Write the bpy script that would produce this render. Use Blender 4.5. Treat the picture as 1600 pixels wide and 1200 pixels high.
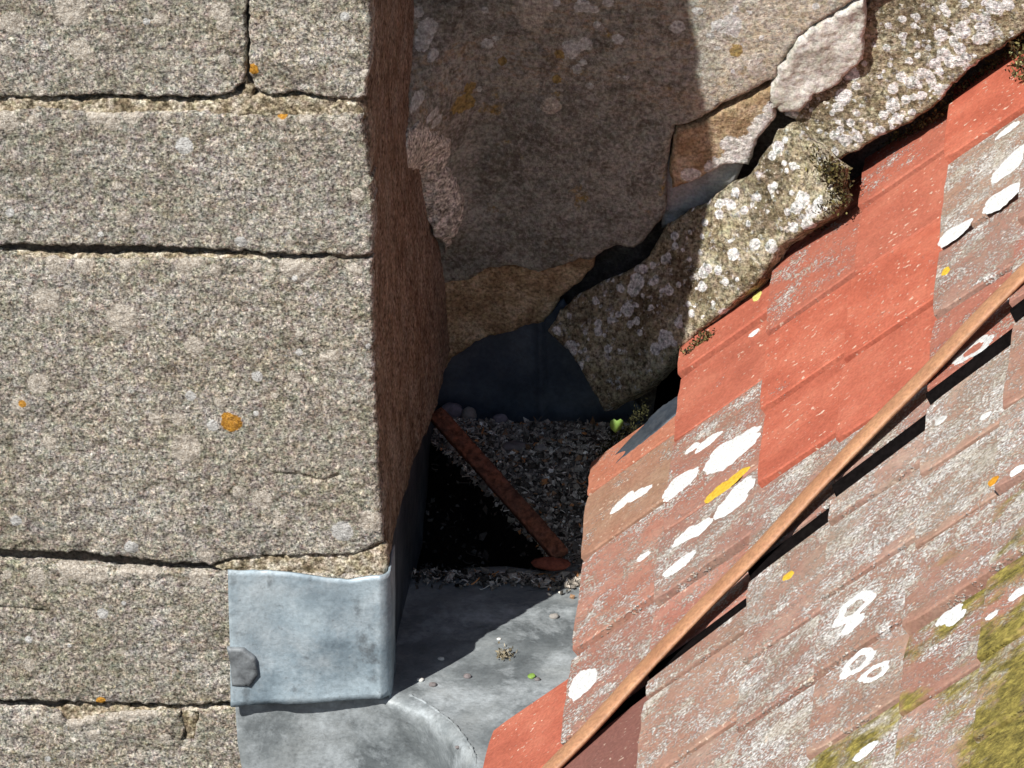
import bpy, math, random
import numpy as np
from math import radians, sin, cos, tan, pi
from mathutils import Vector, Matrix
from mathutils.geometry import delaunay_2d_cdt

for o in list(bpy.data.objects):
    bpy.data.objects.remove(o)
SC = bpy.context.scene
COL = SC.collection
random.seed(7)
RNG = np.random.default_rng(11)

# ------------------------------------------------------------------ camera
PITCH, YAW, FPX, DIST = radians(24.7), radians(5.0), 8250.0, 5.0
FW = np.array([-sin(YAW)*cos(PITCH), cos(YAW)*cos(PITCH), -sin(PITCH)])
RT = np.array([cos(YAW), sin(YAW), 0.0])
UP = np.cross(RT, FW)
def ray(x, y): return FW + RT*(x-800)/FPX - UP*(y-600)/FPX
CAM = np.array([0, 0, .6]) - DIST*ray(590, 500)
cd = bpy.data.cameras.new('camera')
cd.sensor_width = 36.0
cd.lens = 36.0*FPX/1600
cd.clip_end = 500
cam = bpy.data.objects.new('camera', cd)
COL.objects.link(cam)
cam.matrix_world = Matrix(((RT[0], UP[0], -FW[0], CAM[0]), (RT[1], UP[1], -FW[1], CAM[1]),
                           (RT[2], UP[2], -FW[2], CAM[2]), (0, 0, 0, 1)))
SC.camera = cam

# ------------------------------------------------------------------ sky, sun, exposure
SUN_AZ, SUN_EL = radians(34.5), radians(47)      # the sun stands behind the camera, to its left
wld = bpy.data.worlds.new('World')
SC.world = wld
wld.use_nodes = True
wn = wld.node_tree
bg = wn.nodes['Background']
sky = wn.nodes.new('ShaderNodeTexSky')
sky.sky_type = 'NISHITA'
sky.sun_disc = False
sky.sun_elevation = SUN_EL
sky.sun_rotation = pi + SUN_AZ
sky.air_density = 1.0
wn.links.new(sky.outputs[0], bg.inputs[0])
bg.inputs[1].default_value = 0.062
sl = bpy.data.lights.new('sun', 'SUN')
sl.energy = 5.0
sl.angle = radians(.5)
sl.color = (1, .955, .89)
so = bpy.data.objects.new('sun', sl)
COL.objects.link(so)
so.rotation_euler = Vector((sin(SUN_AZ)*cos(SUN_EL), cos(SUN_AZ)*cos(SUN_EL), -sin(SUN_EL))).to_track_quat('-Z', 'Y').to_euler()
SC.view_settings.view_transform = 'Standard'
SC.view_settings.look = 'None'
SC.view_settings.exposure = 0.36
SC.view_settings.gamma = 1.0

# ------------------------------------------------------------------ numeric noise
def _h(ix, iy, iz, s):
    n = (ix*374761393 + iy*668265263 + iz*2147483647 + s*974634777) & 0xFFFFFFFF
    n = ((n ^ (n >> 13))*1274126177) & 0xFFFFFFFF
    n = ((n ^ (n >> 16))*2246822519) & 0xFFFFFFFF
    return ((n ^ (n >> 15)) & 0xFFFF)/65535.0
def vnoise(p, s=0):
    p = np.asarray(p, float)
    i = np.floor(p).astype(np.int64)
    f = p - i
    f = f*f*(3-2*f)
    r = 0
    for a in (0, 1):
        for b in (0, 1):
            for c in (0, 1):
                w = (f[:, 0] if a else 1-f[:, 0])*(f[:, 1] if b else 1-f[:, 1])*(f[:, 2] if c else 1-f[:, 2])
                r = r + w*_h(i[:, 0]+a, i[:, 1]+b, i[:, 2]+c, s)
    return r*2-1
def fbm(p, freq, octv=3, s=0, gain=.5):
    r, a, t = 0, 1.0, 0
    for k in range(octv):
        r = r + a*vnoise(np.asarray(p)*freq + 17.3*k, s+k)
        t += a
        a *= gain
        freq *= 2.03
    return r/t
def sstep(t):
    t = np.clip(t, 0, 1)
    return t*t*(3-2*t)

# ------------------------------------------------------------------ planes and pixels (a pixel is only a direction)
def nrm(v):
    v = np.asarray(v, float)
    return v/np.linalg.norm(v)
def hit(x, y, pl):
    v = ray(x, y)
    return CAM + v*(((pl[0]-CAM) @ pl[1])/(v @ pl[1]))
def back(pl, d): return (pl[0]-pl[1]*d, pl[1])
FRONT = (np.zeros(3), np.array([0, -1., 0]))
WALL = (np.array([0, .40, .78]), nrm((0, -1, -.21)))
FLOOR_Z = .2
FLOOR = (np.array([0, 0, FLOOR_Z]), np.array([0, 0, 1.]))
TH = radians(45.0)
RS = np.array([cos(TH), 0, sin(TH)])
RN = np.array([-sin(TH), 0, cos(TH)])
RY = np.array([0, 1., 0])
R0 = hit(1060, 545, (np.array([0, .405, 0]), np.array([0, -1., 0])))
R0[1] = 0
ROOF = (R0, RN)
def rp(a, b, h=0): return R0 + RS*a + RY*b + RN*h

# ------------------------------------------------------------------ objects
WL = {}
def thing(name, label, cat, loc, group=None):
    o = bpy.data.objects.new(name, None)
    o.empty_display_size = .02
    COL.objects.link(o)
    o.location = tuple(loc)
    WL[o.name] = np.array(loc, float)
    o['label'] = label
    o['category'] = cat
    if group: o['group'] = group
    return o
def tag(o, label, cat, group=None):
    o['label'] = label
    o['category'] = cat
    if group: o['group'] = group
    return o
def mk(name, verts, faces, mat, parent=None, smooth=True, origin=None):
    verts = np.asarray(verts, float)
    c = np.asarray(origin, float) if origin is not None else np.array([verts[:, 0].mean(), verts[:, 1].mean(), verts[:, 2].min()])
    me = bpy.data.meshes.new(name)
    me.from_pydata((verts-c).tolist(), [], [tuple(map(int, f)) for f in faces])
    if smooth:
        me.polygons.foreach_set('use_smooth', [True]*len(me.polygons))
    me.materials.append(mat)
    o = bpy.data.objects.new(name, me)
    COL.objects.link(o)
    pw = WL[parent.name] if parent else np.zeros(3)
    o.parent = parent
    o.location = tuple(c-pw)
    WL[o.name] = c
    return o
def inst(src, name, parent, loc, mat3=None, scale=(1, 1, 1)):
    o = bpy.data.objects.new(name, src if isinstance(src, bpy.types.Mesh) else src.data)
    COL.objects.link(o)
    pw = WL[parent.name] if parent else np.zeros(3)
    o.parent = parent
    loc = np.asarray(loc, float)
    WL[o.name] = loc
    m = Matrix.Identity(4)
    R = np.eye(3) if mat3 is None else np.asarray(mat3)
    for i in range(3):
        for j in range(3):
            m[i][j] = R[i, j]*scale[j]
        m[i][3] = loc[i]-pw[i]
    o.matrix_basis = m
    return o

def inpoly(p, poly):
    x, y = p[:, 0], p[:, 1]
    r = np.zeros(len(p), bool)
    j = len(poly)-1
    for i in range(len(poly)):
        xi, yi = poly[i]
        xj, yj = poly[j]
        if yi != yj:
            r ^= ((yi > y) != (yj > y)) & (x < (xj-xi)*(y-yi)/(yj-yi)+xi)
        j = i
    return r
def segdist(p, pts, closed=True):
    pts = np.asarray(pts)
    a = pts if closed else pts[:-1]
    b = np.roll(pts, -1, 0) if closed else pts[1:]
    out = np.full(len(p), 1e9)
    for k in range(0, len(p), 4000):
        q = p[k:k+4000, None, :]
        ab = (b-a)[None]
        t = np.clip(((q-a[None])*ab).sum(2)/np.maximum((ab**2).sum(2), 1e-12), 0, 1)
        out[k:k+4000] = np.sqrt((((q-a[None])-ab*t[..., None])**2).sum(2)).min(1)
    return out
def axes(n):
    u = np.cross((0, 0, 1), n)
    if np.linalg.norm(u) < 1e-3: u = np.array([1., 0, 0])
    u = nrm(u)
    return u, np.cross(n, u)
def resample(poly, step):
    out = []
    for i in range(len(poly)):
        a, b = poly[i], poly[(i+1) % len(poly)]
        k = max(1, int(round(np.linalg.norm(b-a)/step)))
        for j in range(k): out.append(a+(b-a)*j/k)
    return np.array(out)

def slab(name, px, pl, mat, parent=None, thick=.02, res=.003, amp=.001, freq=120, octv=3, jag=.0015, jfreq=70, rnd=.004,
         seed=0, hfun=None, cracks=(), rough_edge=None, pts3=None, warp=None, spots=()):
    """a solid piece with an uneven outline: front face with relief, rounded edge, sides going back 'thick'"""
    n = pl[1]
    u, v = axes(n)
    o0 = pl[0]
    P3 = np.array([hit(x, y, pl) for x, y in px]) if pts3 is None else np.asarray(pts3, float)
    uv = np.stack([(P3-o0) @ u, (P3-o0) @ v], 1)
    if ((uv[:, 0]*np.roll(uv[:, 1], -1)-np.roll(uv[:, 0], -1)*uv[:, 1]).sum()) < 0: uv = uv[::-1]
    bd = resample(uv, res)
    if jag:
        q = np.column_stack([bd, np.full(len(bd), seed*3.7)])
        bd = bd + jag*np.stack([fbm(q, jfreq, 4, seed+5, .6), fbm(q, jfreq, 4, seed+9, .6)], 1)*1.6
    lo, hi = bd.min(0), bd.max(0)
    gx, gy = np.meshgrid(np.arange(lo[0], hi[0], res), np.arange(lo[1], hi[1], res*.87))
    gx = gx + (np.arange(gx.shape[0]) % 2)[:, None]*res*.5
    g = np.stack([gx.ravel(), gy.ravel()], 1)
    g = g[inpoly(g, bd)]
    g = g + RNG.uniform(-.18, .18, g.shape)*res
    dd = segdist(g, bd)
    g, dd = g[dd > res*.55], dd[dd > res*.55]
    nb = len(bd)
    allp = np.concatenate([bd, g])
    d = np.concatenate([np.zeros(nb), dd])
    co, _, fc, *_ = delaunay_2d_cdt([Vector(p) for p in allp], [(i, (i+1) % nb) for i in range(nb)], [], 1, 1e-7)[:6]
    co = np.array([tuple(c) for c in co])
    if len(co) != len(allp):
        d = segdist(co, bd)
        d[d < 1e-5] = 0
    base = o0 + co[:, :1]*u + co[:, 1:2]*v
    h = amp*fbm(base, freq, octv, seed, .6)
    h = h - rnd*(1-np.sqrt(np.clip(1-(1-np.clip(d/rnd, 0, 1))**2, 0, 1)))
    for cr in cracks:
        cp = np.array([hit(x, y, pl) for x, y in cr[0]])
        c2 = resample(np.stack([(cp-o0) @ u, (cp-o0) @ v], 1), .004)[:-1]
        c2 = c2[:max(2, int(len(c2)*1))]
        cl = np.stack([(cp-o0) @ u, (cp-o0) @ v], 1)
        q = co + .0025*np.stack([fbm(base, 60, 2, seed+21), fbm(base, 60, 2, seed+23)], 1)
        h = h - cr[2]*np.exp(-(segdist(q, cl, False)/cr[1])**2)
    if hfun is not None: h = h + hfun(base, d)
    lich = np.zeros((len(co), 4))
    lich[:, 3] = 1
    for (sx, sy, sr, ch) in spots:
        sp_ = hit(sx, sy, pl)
        dv = base-sp_
        near = np.abs(dv).max(1) < sr*1.6
        if not near.any(): continue
        dist = np.linalg.norm(dv[near], axis=1)
        lich[near, ch] = np.maximum(lich[near, ch], np.clip(1.5-dist/sr, 0, 1))
    h = h + .0009*np.clip(lich[:, :3].max(1)*1.6-.5, 0, 1)
    P = base + h[:, None]*n
    if warp is not None: P = warp(P)
    # triangles, outward
    F = [tuple(f) for f in fc]
    F2 = []
    for f in F:
        a, b, c = co[f[0]], co[f[1]], co[f[2]]
        s = (b[0]-a[0])*(c[1]-a[1])-(c[0]-a[0])*(b[1]-a[1])
        F2.append(f if s > 0 else f[::-1])
    if thick:
        # boundary edges from the triangles
        cnt = {}
        for f in F2:
            for i in range(len(f)):
                e = (f[i], f[(i+1) % len(f)])
                cnt[e] = cnt.get(e, 0)+1
        be = [e for e in cnt if (e[1], e[0]) not in cnt]
        ids = sorted({i for e in be for i in e})
        mp = {i: len(P)+k for k, i in enumerate(ids)}
        low = P[ids] - n*thick
        P = np.concatenate([P, low])
        F2 += [(b, a, mp[a], mp[b]) for a, b in be]
    ob = mk(name, P, F2, mat, parent)
    if len(spots):
        full = np.zeros((len(P), 4))
        full[:len(lich)] = lich
        at = ob.data.color_attributes.new('lich', 'FLOAT_COLOR', 'POINT')
        at.data.foreach_set('color', full.ravel())
    return ob

# ------------------------------------------------------------------ materials
class NT:
    def __init__(s, name):
        s.m = bpy.data.materials.new(name)
        s.m.use_nodes = True
        s.t = s.m.node_tree
        s.b = s.t.nodes['Principled BSDF']
        s.b.inputs['Roughness'].default_value = .9
        s.b.inputs['Specular IOR Level'].default_value = .25
        s.geo = s.t.nodes.new('ShaderNodeNewGeometry')
        s.pos = s.geo.outputs['Position']
        s.hs = []
    def nd(s, t): return s.t.nodes.new(t)
    def put(s, sock, v):
        if hasattr(v, 'is_output'): s.t.links.new(v, sock)
        else:
            if isinstance(v, (tuple, list)) and len(v) == 3 and sock.type == 'RGBA': v = (*v, 1)
            sock.default_value = v
    def warp(s, scale, amt, vec=None):
        n = s.nd('ShaderNodeTexNoise')
        n.inputs['Scale'].default_value = scale
        n.inputs['Detail'].default_value = 3
        s.put(n.inputs['Vector'], vec or s.pos)
        a = s.nd('ShaderNodeVectorMath'); a.operation = 'SUBTRACT'
        s.put(a.inputs[0], n.outputs['Color']); a.inputs[1].default_value = (.5, .5, .5)
        b = s.nd('ShaderNodeVectorMath'); b.operation = 'SCALE'
        s.put(b.inputs[0], a.outputs[0]); b.inputs['Scale'].default_value = amt
        c = s.nd('ShaderNodeVectorMath'); c.operation = 'ADD'
        s.put(c.inputs[0], vec or s.pos); s.put(c.inputs[1], b.outputs[0])
        return c.outputs[0]
    def stretch(s, sx, sy, sz, rot=None, vec=None):
        n = s.nd('ShaderNodeMapping')
        s.put(n.inputs['Vector'], vec or s.pos)
        n.inputs['Scale'].default_value = (sx, sy, sz)
        if rot: n.inputs['Rotation'].default_value = rot
        return n.outputs[0]
    def shift(s, v):
        c = s.nd('ShaderNodeVectorMath'); c.operation = 'ADD'
        s.put(c.inputs[0], s.pos); c.inputs[1].default_value = v
        return c.outputs[0]
    def noise(s, scale, det=3, rough=.55, vec=None, col=False, dist=0):
        n = s.nd('ShaderNodeTexNoise')
        n.inputs['Scale'].default_value = scale
        n.inputs['Detail'].default_value = det
        n.inputs['Roughness'].default_value = rough
        n.inputs['Distortion'].default_value = dist
        s.put(n.inputs['Vector'], vec or s.pos)
        return n.outputs['Color' if col else 'Fac']
    def voro(s, scale, feat='F1', vec=None, out='Distance', rand=1):
        n = s.nd('ShaderNodeTexVoronoi')
        n.feature = feat
        n.inputs['Scale'].default_value = scale
        n.inputs['Randomness'].default_value = rand
        s.put(n.inputs['Vector'], vec or s.pos)
        return n.outputs[out]
    def ramp(s, f, st):
        n = s.nd('ShaderNodeValToRGB')
        e = n.color_ramp.elements
        while len(e) < len(st): e.new(.5)
        for k, (p, c) in enumerate(st):
            e[k].position = p
            e[k].color = (c, c, c, 1) if not isinstance(c, tuple) else (*c, 1)
        s.put(n.inputs[0], f)
        return n.outputs[0]
    def mix(s, f, a, b, mode='MIX'):
        n = s.nd('ShaderNodeMix')
        n.data_type = 'RGBA'
        n.blend_type = mode
        s.put(n.inputs['Factor'], f)
        s.put(n.inputs['A'], a)
        s.put(n.inputs['B'], b)
        return n.outputs['Result']
    def math(s, op, a, b=0.0, clamp=False):
        n = s.nd('ShaderNodeMath')
        n.operation = op
        n.use_clamp = clamp
        s.put(n.inputs[0], a)
        s.put(n.inputs[1], b)
        return n.outputs[0]
    def attr(s, name, typ='OBJECT', out='Fac'):
        n = s.nd('ShaderNodeAttribute')
        n.attribute_type = typ
        n.attribute_name = name
        return n.outputs[out]
    def sep(s, vec=None):
        n = s.nd('ShaderNodeSeparateXYZ')
        s.put(n.inputs[0], vec or s.pos)
        return n.outputs
    def grain(s, col, scale, amt, chroma=0.0, seed=0.):
        """grain: lighter and darker specks, a little tinted"""
        v = s.shift((seed, seed*.7, seed*.3))
        g = s.ramp(s.noise(scale, 3, .65, v), [(.35, 1-amt), (.5, 1.0), (.65, 1+amt*.9)])
        col = s.mix(1.0, col, g, 'MULTIPLY')
        if chroma:
            c = s.noise(scale*.55, 2, .6, v, col=True)
            col = s.mix(chroma, col, c, 'OVERLAY')
        return col
    def bump(s, h, dist, strength=1.0, prev=None):
        n = s.nd('ShaderNodeBump')
        n.inputs['Strength'].default_value = strength
        n.inputs['Distance'].default_value = dist
        s.put(n.inputs['Height'], h)
        if prev: s.put(n.inputs['Normal'], prev)
        return n.outputs[0]
    def done(s, col, normal=None, rough=None, spec=None, metal=None):
        s.put(s.b.inputs['Base Color'], col)
        if normal: s.put(s.b.inputs['Normal'], normal)
        if rough is not None: s.put(s.b.inputs['Roughness'], rough)
        if spec is not None: s.b.inputs['Specular IOR Level'].default_value = spec
        if metal is not None: s.b.inputs['Metallic'].default_value = metal
        return s.m

def add_lichen(m, c, cols, k=1.2, sc=130):
    n = m.nd('ShaderNodeSeparateColor')
    m.put(n.inputs[0], m.attr('lich', 'GEOMETRY', 'Color'))
    e = m.math('MULTIPLY', m.math('SUBTRACT', m.noise(sc, 5, .7, m.shift((3, 8, 6))), .5), k)
    tex = m.noise(sc*2.6, 3, .7)
    for i in range(3):
        f = m.ramp(m.math('ADD', n.outputs[i], e), [(.40, 0.), (.52, .95)])
        f = m.math('MULTIPLY', f, m.ramp(n.outputs[i], [(.02, 0.), (.12, 1.)]))
        lo, hi = cols[i]
        c = m.mix(f, c, m.ramp(tex, [(.36, lo), (.60, hi)]))
    return c
CREAM = ((.42, .37, .31), (.74, .69, .62))
ORNG = ((.52, .22, .02), (.80, .40, .05))
OCHRE = ((.26, .19, .09), (.48, .35, .13))
WHT = ((.52, .52, .51), (.80, .80, .79))
def m_front_stone():
    m = NT('weathered_sandstone')
    flat = m.stretch(1, 1, 2.2)
    c = m.ramp(m.noise(7, 4, .6, flat), [(.36, (.48, .435, .355)), (.5, (.60, .56, .48)), (.64, (.69, .66, .60))])
    c = m.mix(m.ramp(m.noise(38, 4, .65, flat), [(.48, 0.), (.64, .7)]), c, (.27, .22, .155))
    c = m.mix(m.ramp(m.noise(55, 5, .7, m.shift((3, 1, 2))), [(.56, 0.), (.70, .8)]), c, (.58, .57, .55))
    c = m.mix(m.ramp(m.noise(42, 5, .7, m.shift((8, 4, 2))), [(.62, 0.), (.68, .75)]), c, (.62, .55, .44))
    c = m.mix(m.ramp(m.noise(300, 2, .6, m.shift((1, 7, 2))), [(.58, 0.), (.66, .6)]), c, (.48, .40, .22))
    c = m.mix(m.ramp(m.noise(420, 2, .6, m.shift((6, 7, 2))), [(.60, 0.), (.66, .75)]), c, (.70, .68, .65))
    c = m.mix(m.ramp(m.noise(380, 2, .6, m.shift((9, 7, 5))), [(.59, 0.), (.66, .8)]), c, (.12, .10, .08))
    c = m.mix(m.ramp(m.noise(20, 5, .7, m.shift((6, 1, 8))), [(.52, 0.), (.62, .5)]), c, (.60, .58, .53))
    c = m.mix(m.math('MULTIPLY', m.attr('tone'), m.ramp(m.noise(5, 3), [(.4, .15), (.6, .6)])), c, (.38, .365, .335))
    c = m.mix(m.ramp(m.noise(11, 5, .75, m.stretch(.6, 1, 2.5)), [(.50, 0.), (.62, .6)]), c, (.25, .22, .17))
    c = m.mix(m.ramp(m.noise(6, 4, .7, m.shift((2, 2, 4))), [(.50, 0.), (.62, .55)]), c, (.36, .335, .24))
    c = m.mix(m.ramp(m.noise(300, 2, .6, m.shift((11, 3, 2))), [(.60, 0.), (.68, .5)]), c, (.52, .34, .26))
    c = m.mix(m.ramp(m.noise(60, 4, .7, m.shift((3, 9, 1))), [(.53, 0.), (.62, .6)]), c, (.68, .60, .50))
    c = m.grain(c, 360, .75, .15)
    c = m.grain(c, 130, .32, .12, 4.)
    c = add_lichen(m, c, (((.48, .41, .33), (.86, .80, .71)), ORNG, ((.66, .66, .64), (.88, .88, .86))), 1.0, 150)
    n = m.bump(m.noise(330, 4, .7, m.stretch(1, 1, 1.6)), .007, 1.0)
    n = m.bump(m.noise(140, 4, .65, m.stretch(1, 1, 1.5)), .010, .7, n)
    return m.done(c, n, .95, .15)
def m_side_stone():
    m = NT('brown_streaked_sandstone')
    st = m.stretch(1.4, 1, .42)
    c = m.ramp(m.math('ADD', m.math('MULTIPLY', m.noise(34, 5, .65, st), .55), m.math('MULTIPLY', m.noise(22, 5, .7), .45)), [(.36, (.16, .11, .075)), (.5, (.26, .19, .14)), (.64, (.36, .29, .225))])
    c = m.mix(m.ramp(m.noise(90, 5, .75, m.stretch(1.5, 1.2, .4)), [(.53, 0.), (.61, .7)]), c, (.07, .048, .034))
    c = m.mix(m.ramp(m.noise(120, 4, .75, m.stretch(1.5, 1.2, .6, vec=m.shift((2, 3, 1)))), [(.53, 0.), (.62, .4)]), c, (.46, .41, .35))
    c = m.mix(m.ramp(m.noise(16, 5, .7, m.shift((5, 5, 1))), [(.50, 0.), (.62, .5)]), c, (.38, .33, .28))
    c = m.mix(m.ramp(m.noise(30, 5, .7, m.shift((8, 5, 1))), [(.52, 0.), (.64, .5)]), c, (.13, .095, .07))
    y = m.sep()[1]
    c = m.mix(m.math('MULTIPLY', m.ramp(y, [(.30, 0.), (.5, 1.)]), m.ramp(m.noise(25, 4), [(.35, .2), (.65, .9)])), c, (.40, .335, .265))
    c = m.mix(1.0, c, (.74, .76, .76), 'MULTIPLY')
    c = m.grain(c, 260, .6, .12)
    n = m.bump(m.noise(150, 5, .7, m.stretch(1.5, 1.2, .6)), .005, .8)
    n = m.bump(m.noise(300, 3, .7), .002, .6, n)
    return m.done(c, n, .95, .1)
def m_render():
    m = NT('dark_lichened_render')
    flat = m.stretch(1, 1, 2.4)
    z = m.sep()[2]
    c = m.ramp(m.noise(13, 5, .65), [(.36, (.22, .215, .185)), (.5, (.325, .325, .29)), (.64, (.45, .455, .415))])
    # upper band: layered ochre and grey beds
    up = m.ramp(m.math('ADD', z, m.math('MULTIPLY', m.noise(9, 3), .12)), [(.69, 0.), (.74, 1.)])
    beds = m.ramp(m.noise(16, 5, .6, m.stretch(.7, 1, 2.6)), [(.34, (.22, .21, .185)), (.46, (.36, .345, .30)), (.53, (.44, .34, .24)), (.58, (.40, .385, .345)), (.68, (.54, .48, .38))])
    c = m.mix(up, c, beds)
    x = m.sep()[0]
    pale = m.ramp(m.math('ADD', x, m.math('MULTIPLY', m.noise(14, 4), .10)), [(.31, 0.), (.36, 1.)])  # sunlit right part: sunlight put into the colour as paler beige
    c = m.mix(m.math('MULTIPLY', pale, .9), c, m.ramp(m.noise(30, 5, .65, flat), [(.36, (.56, .475, .34)), (.5, (.70, .615, .48)), (.64, (.78, .725, .63))]))
    c = m.mix(m.ramp(m.noise(48, 5, .7, m.shift((2, 2, 9))), [(.60, 0.), (.69, .8)]), c, (.50, .49, .47))
    c = m.mix(m.ramp(m.noise(30, 5, .6, m.shift((5, 2, 9))), [(.63, 0.), (.69, .8)]), c, (.42, .27, .06))
    c = m.mix(m.ramp(m.noise(26, 4, .7, m.shift((7, 1, 4))), [(.47, 0.), (.60, .6)]), c, (.50, .49, .45))
    c = m.mix(m.math('MULTIPLY', m.ramp(m.noise(36, 4, .7, m.shift((1, 9, 4))), [(.50, 0.), (.62, .7)]), m.math('SUBTRACT', 1.0, m.math('MULTIPLY', pale, .8))), c, (.16, .145, .125))
    c = m.mix(m.ramp(m.noise(170, 4, .75), [(.49, 0.), (.57, .55)]), c, (.52, .51, .47))
    c = m.mix(m.ramp(m.noise(180, 4, .75, m.shift((4, 4, 4))), [(.52, 0.), (.59, .5)]), c, (.13, .115, .098))
    c = add_lichen(m, c, (CREAM, OCHRE, WHT), 1.7, 90)
    c = m.mix(m.math('SUBTRACT', 1.0, pale), c, m.mix(1.0, c, (.92, 1.0, .98), 'MULTIPLY'))  # shaded part tinted less red, countering bounce light off the tiles
    c = m.grain(c, 270, .36, .12)
    n = m.bump(m.noise(170, 5, .75), .009, .9)
    return m.done(c, n, .95, .1)
def m_mortar(name, c0, c1, c2, sc=30, grain=.35, bd=.004, lich=False):
    m = NT(name)
    c = m.ramp(m.noise(sc, 5, .65), [(.38, c0), (.5, c1), (.62, c2)])
    c = m.mix(m.ramp(m.noise(sc*4, 4, .75, m.shift((2, 5, 3))), [(.50, 0.), (.60, .55)]), c, c0)
    if lich: c = add_lichen(m, c, (CREAM, OCHRE, ((.46, .45, .43), (.68, .67, .64))), 1.2, 110)
    c = m.grain(c, 300, grain, .12)
    n = m.bump(m.noise(160, 5, .7), bd, .8)
    return m.done(c, n, .95, .1)
def m_fillet():
    m = NT('mossy_mortar_fillet')
    dirn = m.stretch(1, 1, 2.2, (0, radians(-38), 0))
    c = m.ramp(m.noise(22, 5, .65, dirn), [(.36, (.25, .205, .13)), (.5, (.39, .34, .23)), (.63, (.50, .46, .345))])
    c = m.mix(m.ramp(m.noise(14, 4, .6), [(.46, 0.), (.62, .75)]), c, (.11, .085, .055))
    c = m.mix(m.ramp(m.noise(75, 5, .75, m.shift((4, 0, 1))), [(.58, 0.), (.63, .9)]), c, (.56, .56, .55))
    c = m.mix(m.ramp(m.noise(140, 4, .75, m.shift((2, 5, 3))), [(.51, 0.), (.60, .75)]), c, (.085, .065, .035))
    c = m.mix(m.ramp(m.noise(230, 3, .6, m.shift((4, 6, 1))), [(.60, 0.), (.66, .7)]), c, (.55, .52, .42))
    c = add_lichen(m, c, (CREAM, ORNG, WHT), 1.0, 110)
    c = m.grain(c, 260, .6, .15)
    n = m.bump(m.noise(120, 5, .7, dirn), .007, .9)
    n = m.bump(m.noise(330, 3, .7), .0025, .7, n)
    return m.done(c, n, .95, .1)
def m_lead(name, lo, mid, hi, white=.3, rough=.55, grime=.35):
    m = NT(name)
    c = m.ramp(m.noise(11, 5, .6, dist=.2), [(.36, lo), (.5, mid), (.64, hi)])
    c = m.mix(m.ramp(m.noise(13, 7, .72, dist=.25), [(.49, 0.), (.66, white)]), c, (.52, .57, .60))
    c = m.mix(m.ramp(m.noise(40, 4, .6, m.shift((5, 3, 1))), [(.58, 0.), (.72, grime)]), c, (.07, .075, .08))
    c = m.mix(m.ramp(m.noise(210, 3, .6), [(.62, 0.), (.72, .35)]), c, (.10, .10, .10))
    c = m.grain(c, 240, .12)
    n = m.bump(m.noise(22, 3, .5, dist=.5), .006, .35)
    n = m.bump(m.noise(240, 4, .6), .0008, .6, n)
    return m.done(c, n, m.ramp(m.noise(30, 4), [(.3, rough-.1), (.7, rough+.15)]), .4, .25)
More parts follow.
